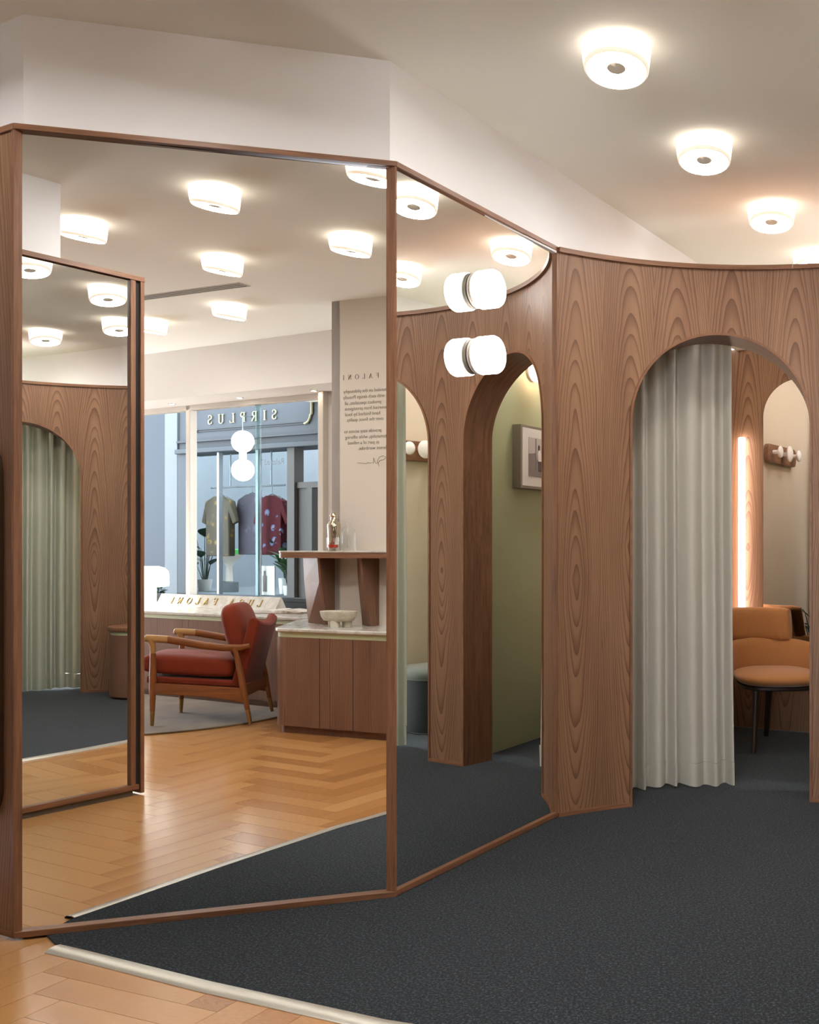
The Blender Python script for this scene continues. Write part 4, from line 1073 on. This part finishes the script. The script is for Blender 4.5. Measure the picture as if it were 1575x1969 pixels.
# upholstered back slab with a dipped top edge
b = MB()
def slab(a, v):
    y = -0.25 + 0.5 * v
    dip = 0.035 * (1 - (y / 0.25) ** 2)
    q = [(-0.185, 0.26), (-0.315, 0.735 - dip), (-0.345, 0.745 - dip), (-0.385, 0.715 - dip), (-0.265, 0.24)]
    x, z = q[round(a * 5) % 5]; x -= 0.02 * (1 - (y / 0.25) ** 2); return (x, y, z)
b.grid(slab, 5, 17, True); b.f.append([0, 1, 2, 3, 4]); b.f.append([16 * 5 + i for i in range(5)])
b.build('backrest', M['rust'], ac, bevel=0.012, smooth=50)
MB().pillow(0.215, 0.245, 0.088, 4.5, 2.8, 48, 20, Matrix.Translation((-0.200, 0, 0.620)) @ RY(rad(-75)), pinch=0.08).build('back_cushion', M['rust'], ac, smooth=80)
for sy in (-1, 1):
    y = 0.285 * sy
    ap = [(0.372, y, 0.603), (0.33, y, 0.600), (0.22, y, 0.594), (0.10, y, 0.572), (-0.03, y, 0.548), (-0.16, y, 0.533), (-0.27, y, 0.533), (-0.33, y, 0.546)]
    MB().tube(ap[2:], [0.021, 0.021, 0.021, 0.020, 0.018, 0.013], 14, 1.25).build('armrest', M['chairwood'], ac, smooth=60, grain=(1, 0, 0))
    MB().tube([(0.375, y, 0.604), (0.365, y, 0.603), (0.33, y, 0.600), (0.27, y, 0.597), (0.215, y, 0.593)], [0.012, 0.020, 0.022, 0.0215, 0.0212], 14, 1.2).build('armrest_tip', M['armtip'], ac, smooth=60, grain=(1, 0, 0))
    MB().tube([(0.318, y, 0.50), (0.320, y, 0.55), (0.328, y, 0.585), (0.33, y, 0.598)], [0.0185, 0.019, 0.026, 0.030], 14).build('arm_joint', M['armtip'], ac, smooth=60)
    fl = MB().tube([(0.322, y, 0.10), (0.320, y, 0.25), (0.318, y, 0.36), (0.318, y, 0.50)], [0.0165, 0.0225, 0.0235, 0.0185], 16).build('leg', M['chairwood'], ac, smooth=60)
    MB().tube([(0.324, y, 0.0), (0.322, y, 0.102)], [0.0115, 0.0168], 16).build('ferrule', M['brass'], fl, smooth=60)
    rl = MB().tube([(-0.315, y, 0.10), (-0.284, y, 0.26), (-0.258, y, 0.40), (-0.238, y, 0.50), (-0.225, y, 0.53)], [0.0165, 0.0235, 0.022, 0.017, 0.024], 16).build('leg', M['chairwood'], ac, smooth=60)
    MB().tube([(-0.336, y, 0.0), (-0.315, y, 0.102)], [0.0115, 0.0168], 16).build('ferrule', M['brass'], rl, smooth=60)
    b = MB(); yy = (y - 0.013 * 1, y + 0.013)
    prof = [(0.32, 0.296), (-0.275, 0.252), (-0.30, 0.150), (-0.12, 0.185), (0.08, 0.205), (0.32, 0.222)]
    b.add([(x, yy[0], z) for x, z in prof] + [(x, yy[1], z) for x, z in prof], [tuple(range(6)), tuple(range(11, 5, -1))] + [(i, (i + 1) % 6, (i + 1) % 6 + 6, i + 6) for i in range(6)])
    b.build('side_rail', M['chairwood'], ac, grain=(1, 0, 0), bevel=0.003)
MB().box(-0.30, -0.27, -0.275, 0.275, 0.19, 0.275).build('rear_rail', M['chairwood'], ac, grain=(0, 1, 0), bevel=0.003)
MB().box(0.30, 0.335, -0.275, 0.275, 0.225, 0.285).build('front_rail', M['chairwood'], ac, grain=(0, 1, 0), bevel=0.003)

# ------------------------------------------------------------------ drum cabinet and old camera (seen in the third mirror)
dc = thing('drum_cabinet', 'low round walnut drum cabinet beside the curved partition', 'cabinet', (1.73, 3.80, 0.008))
MB().lathe([(0.225, 0.0), (0.225, 0.02)], 48).build('plinth', M['shadowgap'], dc, smooth=40)
MB().lathe([(0.24, 0.02), (0.24, 0.52)], 56).build('drum', M['veneer_low'], dc, smooth=40)
MB().lathe([(0.235, 0.52), (0.235, 0.55)], 56).build('green_band', M['greenband'], dc, smooth=40)
MB().lathe([(0.25, 0.55), (0.252, 0.555), (0.252, 0.580), (0.25, 0.585)], 56).build('top', M['frame'], dc, smooth=40)
cam = thing('film_camera', 'black vintage film camera standing on the drum cabinet', 'camera', (1.69, 3.80, 0.593), rad(160))
MB().box(-0.065, 0.065, -0.022, 0.022, 0, 0.07).build('body', M['black'], cam, bevel=0.006)
MB().lathe([(0.03, 0.0), (0.032, 0.02), (0.028, 0.05), (0.02, 0.052)], 28, Matrix.Translation((0, -0.02, 0.035)) @ Matrix.Rotation(PI / 2, 4, 'X')).build('lens', M['black'], cam, smooth=40)
MB().box(-0.022, 0.022, -0.016, 0.016, 0.07, 0.092).build('viewfinder', M['black'], cam, bevel=0.004)
MB().lathe([(0.010, 0.07), (0.010, 0.080)], 16, Matrix.Translation((0.045, 0, 0))).build('shutter_dial', M['chrome'], cam)

# ------------------------------------------------------------------ street and the shop opposite
def WP(t0, t1, o0, o1, z0, z1): return MB().prism([tuple(W(t0, o0)), tuple(W(t1, o0)), tuple(W(t1, o1)), tuple(W(t0, o1))], z0, z1)
structure(WP(-9, 5, 0.5, 9, -0.14, -0.10).build('ground_street', M['pavement']))
fs_ = thing('neighbour_facade', 'slate blue clad building front across the street', 'building')
for i, (a0, a1) in enumerate(((-9.0, -5.2), (-5.19, -4.20), (-4.19, -3.62))): WP(a0, a1, 3.0, 3.2, -0.1, 5.5).build('cladding_panel', M['facade2'], fs_)
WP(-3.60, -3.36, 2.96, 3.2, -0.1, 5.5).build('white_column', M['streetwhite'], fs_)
so = thing('opposite_shop', 'blue-grey shopfront across the street with SIRPLUS over its window', 'building')
WP(-3.34, 1.6, 2.98, 3.3, 2.44, 4.6).build('fascia', M['facade'], so)
WP(-3.34, 1.6, 2.90, 2.98, 2.44, 2.50).build('cornice', M['facade'], so, bevel=0.01)
WP(-3.34, 1.6, 2.93, 2.98, 2.585, 2.61).build('moulding', M['facadeline'], so)
b = MB(); 
for z0_, t0__, t1__ in ((2.715, -3.05, -1.02),):
    for dz in (0, 0.022): b.prism([tuple(W(t0__, 2.965)), tuple(W(t1__, 2.965)), tuple(W(t1__, 2.98)), tuple(W(t0__, 2.98))], z0_ + dz, z0_ + dz + 0.01)
b.build('moulding', M['facadeline'], so)
fr3 = lambda t, z: Vector((*W(t, 2.965), z))
for sgn, tc in ((1, -1.0), (-1, -3.07)):
    pts_ = [(tc - sgn * 0.09, 2.72)] + [(tc - sgn * 0.09 + sgn * 0.10 * sin(rad(a)), 2.72 + 0.10 * (1 - cos(rad(a)))) for a in range(10, 91, 20)] + [(tc + sgn * 0.03, 2.83), (tc + sgn * 0.03, 2.98), (tc, 3.0), (tc - sgn * 0.08, 3.07)]
    MB().tube([fr3(t, z) for t, z in pts_], 0.014, 8).build('moulding', M['palegold'] if sgn > 0 else M['facadeline'], so, smooth=60)
rs = Vector((-ds.x, -ds.y, 0)); os_ = Vector((-dn.x, -dn.y, 0))
hS = 0.12; gS = 0.112; wS = textwidth('SIRPLUS', hS, gS)
write_parts('SIRPLUS', hS, gS, face(Vector((*W(-1.56, 2.975), 2.80)), rs, (0, 0, 1), os_), M['palegold'], so, 0.1)
WP(-3.34, -3.16, 2.95, 3.08, -0.1, 2.44).build('pilaster', M['facade'], so)
WP(-3.34, -1.36, 2.95, 3.02, -0.1, 0.64).build('stall_riser', M['facade'], so)
for t_ in (-2.60, -1.90): WP(t_ - 0.02, t_ + 0.02, 2.97, 3.03, 0.64, 2.44).build('window_bar', M['steelgrey'], so)
WP(-1.36, -1.24, 2.95, 3.1, -0.1, 2.44).build('door_post', M['taupepaint'], so)
WP(-1.24, 1.0, 2.98, 3.06, 1.95, 2.02).build('door_transom', M['taupepaint'], so)
WP(-1.06, -0.98, 2.98, 3.1, -0.1, 1.95).build('door_post', M['taupepaint'], so)
WP(-1.24, -1.06, 3.0, 3.06, -0.1, 1.95).build('door_leaf', M['taupepaint'], so)
WP(-0.5, 1.6, 2.97, 3.3, -0.1, 2.44).build('pilaster', M['facade'], so)
WP(-3.34, -1.30, 3.012, 3.018, 0.64, 2.44).build('window_pane', M['pane'], so)
WP(-8.5, 1.6, 5.2, 5.3, -0.1, 3.4).build('interior_back_wall', plain('shop_interior_paint', rgb(186, 192, 198), 0.8), so)
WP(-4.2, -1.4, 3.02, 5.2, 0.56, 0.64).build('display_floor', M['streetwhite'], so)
WP(-8.0, 1.6, 3.3, 3.75, 3.3, 3.35).build('shade_slab', M['facade'], so)  # unseen slab added to shade the shop interior
WP(-2.32, -1.30, 5.0, 5.2, 2.02, 2.75).build('hanging_picture', M['facade2'], so)
WP(-2.5, -1.28, 4.85, 5.2, 1.98, 2.02).build('interior_shelf', M['streetwhite'], so)
WP(-1.9, -1.30, 4.80, 4.86, 1.78, 1.82).build('lit_shelf', M['sodlight'], so)
WP(-1.9, -1.30, 4.9, 5.2, 0.7, 1.80).build('yellow_niche', M['palegold'], so)
m = Matrix((rs, Vector((0, 0, 1)), os_)).transposed().to_4x4(); m.translation = Vector((*W(-1.47, 3.008), 2.25))
textobj('window_text', 'Relaxed Tailoring', 0.105, M['streetwhite'], so, m, 'LEFT', 0.001)
# shelf unit behind the door
su = thing('display_shelf_unit', 'white shelf unit with folded towels in the opposite doorway', 'shelf')
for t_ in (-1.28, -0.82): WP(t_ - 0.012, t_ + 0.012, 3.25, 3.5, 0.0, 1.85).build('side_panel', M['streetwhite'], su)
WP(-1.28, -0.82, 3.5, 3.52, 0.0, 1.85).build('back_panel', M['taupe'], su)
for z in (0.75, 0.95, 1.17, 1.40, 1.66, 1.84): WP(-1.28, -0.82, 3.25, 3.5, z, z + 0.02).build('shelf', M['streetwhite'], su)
for i, (z, t_) in enumerate(((1.42, -1.08), (1.42, -1.08), (1.19, -1.06), (0.97, -1.03))):
    zz = z + (0.0395 if i == 1 else 0) + 0.0005
    tag(WP(t_ - 0.075, t_ + 0.10, 3.28, 3.46, zz, zz + 0.038).build('folded_towel', M['paperwhite'], bevel=0.01), ['folded white towel on the upper shelf of the opposite shop, lower of two', 'folded white towel on the upper shelf of the opposite shop, top of two', 'folded white towel on the middle shelf of the opposite shop', 'folded white towel on the bottom shelf of the opposite shop'][i], 'towel', 'folded towels in the opposite shop')
# hanging rail and shirts
hr = thing('clothes_rail', 'white clothes rail hanging in the opposite shop window', 'clothes rail')
MB().tube([(*W(-3.00, 3.2), 2.01), (*W(-1.66, 3.2), 2.01)], 0.012, 10).build('bar', M['streetwhite'], hr, smooth=60)
for t_ in (-2.64, -1.90): MB().tube([(*W(t_, 3.2), 2.02), (*W(t_, 3.2), 2.44)], 0.010, 10).build('hanger_rod', M['steelgrey'], hr, smooth=60)
def pattern(name, base, acc1, acc2, sc_=24.0):
    k = NT(name); o = k.obj()
    v = k.n('ShaderNodeTexVoronoi'); v.inputs['Scale'].default_value = sc_ * 0.5; k.t.links.new(o, v.inputs['Vector'])
    a = k.noise(o, sc_, 3)
    c = k.ramp(v.outputs['Distance'], [(0.0, acc1), (0.28, acc2), (0.34, base), (1.0, base)])
    return k.bsdf(k.mix(k.math('GREATER_THAN', a, 0.56), c, base), 0.9, spec=0.1)
M['shirt1'] = pattern('ochre_leaf_print', rgb(84, 76, 66), rgb(140, 120, 62), rgb(104, 84, 66), 18)
M['shirt2'] = pattern('mauve_plain_print', rgb(84, 78, 86), rgb(112, 108, 126), rgb(92, 84, 92), 10)
M['shirt3'] = pattern('maroon_flower_print', rgb(76, 32, 36), rgb(150, 144, 140), rgb(96, 106, 140), 14)
def shirt(label, tc, off, zt, h, w, mat):
    t = thing('shirt', label, 'shirt', (*W(tc, off), 0), 0, 'printed shirts on the rail')
    o_ = V2(W(tc, off))
    out_ = [(-.07, zt), (.07, zt), (w * .5, zt - .07), (w * .72, zt - .34), (w * .56, zt - .37), (w * .47, zt - .24), (w * .48, zt - h), (-w * .48, zt - h), (-w * .47, zt - .24), (-w * .56, zt - .37), (-w * .72, zt - .34), (-w * .5, zt - .07)]
    n = len(out_); vs = []
    for dy in (-0.05, 0.05):
        for x, z in out_: q = ds * x + dn * (dy * (0.5 if abs(x) > w * .5 else 1)); vs.append((q.x, q.y, z))
    b = MB(); b.add(vs, [tuple(range(n)), tuple(range(2 * n - 1, n - 1, -1))] + [(i, (i + 1) % n, (i + 1) % n + n, i + n) for i in range(n)])
    b.build('garment', mat, t, bevel=0.012, smooth=50)
    q = lambda x, z: (ds.x * x, ds.y * x, z)
    MB().tube([q(-.17, zt - .045), q(-.05, zt + .005), q(0, zt + .02), q(.05, zt + .005), q(.17, zt - .045)], 0.010, 8).build('hanger', M['streetwhite'], t, smooth=60)
    MB().tube([q(0, zt + .02), q(0, 2.0)], 0.004, 6).build('hook', M['steelgrey'], t)
shirt('ochre leaf print shirt hanging leftmost on the opposite shop rail', -2.83, 3.2, 1.90, 0.78, 0.46, M['shirt1'])
shirt('plain mauve shirt hanging between two printed shirts opposite', -2.42, 3.36, 1.92, 0.78, 0.44, M['shirt2'])
shirt('maroon shirt with white flowers hanging nearest the opposite shop door', -1.84, 3.16, 1.88, 0.74, 0.44, M['shirt3'])
# glowing double globe added to stand for the wall lamps reflected in the window
gl2 = thing('lamp_reflection', 'glowing two-globe shape standing for the wall lamps reflected in the shop window', 'lamp', (*W(-1.997, 2.84), 0))
MB().tube([(0, 0, 2.22), (0, 0, 2.53)], 0.042, 16).build('stem', M['globe'], gl2, smooth=60)
for z in (2.535, 2.185): MB().pillow(0.135, 0.135, 0.135, 2, 2, 28, 16, Matrix.Translation((0, 0, z))).build('globe', M['globe'], gl2, smooth=80)
MB().tube([(0, 0, 2.66), (0, 0, 2.85), (dn.x * .2, dn.y * .2, 2.86)], 0.008, 8).build('bracket', M['steelgrey'], gl2)
plant('street_plant', 'broad-leaved green plant in the opposite window behind the mullion', (*W(-3.50, 3.5), 0.64), 0.82, 0.42, 12, 0.16, 0.30, [M['leaf'], M['leafdark']], 5, 0.10, 0.16, 'plants in the opposite window')
plant('rubber_plant', 'variegated rubber plant in the opposite window near the door', (*W(-1.60, 3.2), 0.64), 0.60, 0.34, 14, 0.15, 0.22, [M['leafpale'], M['leaf']], 6, 0.07, 0.12, 'plants in the opposite window')
plant('snake_plant', 'tall sword-leaved plant standing beside the maroon shirt', (*W(-1.90, 3.42), 0.64), 0.55, 0.14, 10, 0.06, 0.62, [M['leafdark'], M['leaf']], 8, 0.08, 0.2, 'plants in the opposite window')
plant('window_shrub', 'small shrub on the street side behind the table lamp', (*W(-1.56, 1.3), -0.10), 0.95, 0.36, 60, 0.05, 0.1, [M['leafdark'], M['leaf']], 9, 0.16, 0.35)
pl2 = thing('planter', 'white pedestal planter with a bright green bowl in the opposite window', 'planter', (*W(-3.02, 3.5), 0.64))
MB().lathe([(0.12, 0.0), (0.12, 0.13), (0.10, 0.14)], 28).build('base', M['streetwhite'], pl2, smooth=40)
MB().lathe([(0.05, 0.13), (0.04, 0.34), (0.08, 0.40), (0.19, 0.50)], 28).build('stem', M['taupe'], pl2, smooth=50)
MB().lathe([(0.19, 0.50), (0.20, 0.56), (0.19, 0.57)], 28).build('rim', plain('bright_green', rgb(96, 196, 96), 0.5), pl2, smooth=40)
po = thing('fashion_poster', 'small framed fashion poster standing in the opposite window', 'poster', (*W(-1.835, 3.08), 0.642), rad(D_))
MB().box(-0.13, 0.13, -0.008, 0.008, 0.0, 0.36).build('card', M['paperwhite'], po)
b = MB(); b.box(-0.08, 0.0, 0.008, 0.010, 0.04, 0.24); b.box(-0.062, -0.02, 0.008, 0.010, 0.24, 0.30); b.build('printed_figure', M['photo_mid'], po)

# ------------------------------------------------------------------ light, world, camera
w = bpy.data.worlds.new('daylight'); sc.world = w; w.use_nodes = True
nt = w.node_tree; bg = nt.nodes['Background']
tc = nt.nodes.new('ShaderNodeTexCoord'); sx = nt.nodes.new('ShaderNodeSeparateXYZ'); rp_ = nt.nodes.new('ShaderNodeValToRGB')
nt.links.new(tc.outputs['Generated'], sx.inputs[0]); nt.links.new(sx.outputs[2], rp_.inputs[0])
rp_.color_ramp.elements[0].position = 0.0; rp_.color_ramp.elements[0].color = (0.86, 0.90, 0.96, 1)
rp_.color_ramp.elements[1].position = 0.7; rp_.color_ramp.elements[1].color = (0.78, 0.88, 1.0, 1)
nt.links.new(rp_.outputs[0], bg.inputs[0]); bg.inputs[1].default_value = 3.4

cd = bpy.data.cameras.new('camera'); co = bpy.data.objects.new('camera', cd); COL.objects.link(co)
co.location = (0, 0, 1.25); co.rotation_euler = (PI / 2, 0, 0)
cd.sensor_fit = 'VERTICAL'; cd.sensor_height = 36.0; cd.sensor_width = 36.0 * 1575 / 1969
cd.lens = 36.0 * 2000.0 / 1969.0
cd.shift_x = (787.5 - 1225.0) / 1969.0; cd.shift_y = (1050.0 - 984.5) / 1969.0
cd.clip_start = 0.02; cd.clip_end = 100
sc.camera = co
sc.view_settings.view_transform = 'Standard'; sc.view_settings.look = 'None'
sc.view_settings.gamma = 1.0; sc.view_settings.use_curve_mapping = False
sc.view_settings.exposure = 1.85
cy = sc.cycles
cy.max_bounces = 9; cy.diffuse_bounces = 4; cy.glossy_bounces = 8; cy.transmission_bounces = 6; cy.transparent_max_bounces = 12
cy.caustics_reflective = False; cy.caustics_refractive = False; cy.sample_clamp_indirect = 6.0
cy.use_denoising = True
cy.use_adaptive_sampling = True; cy.adaptive_threshold = 0.025
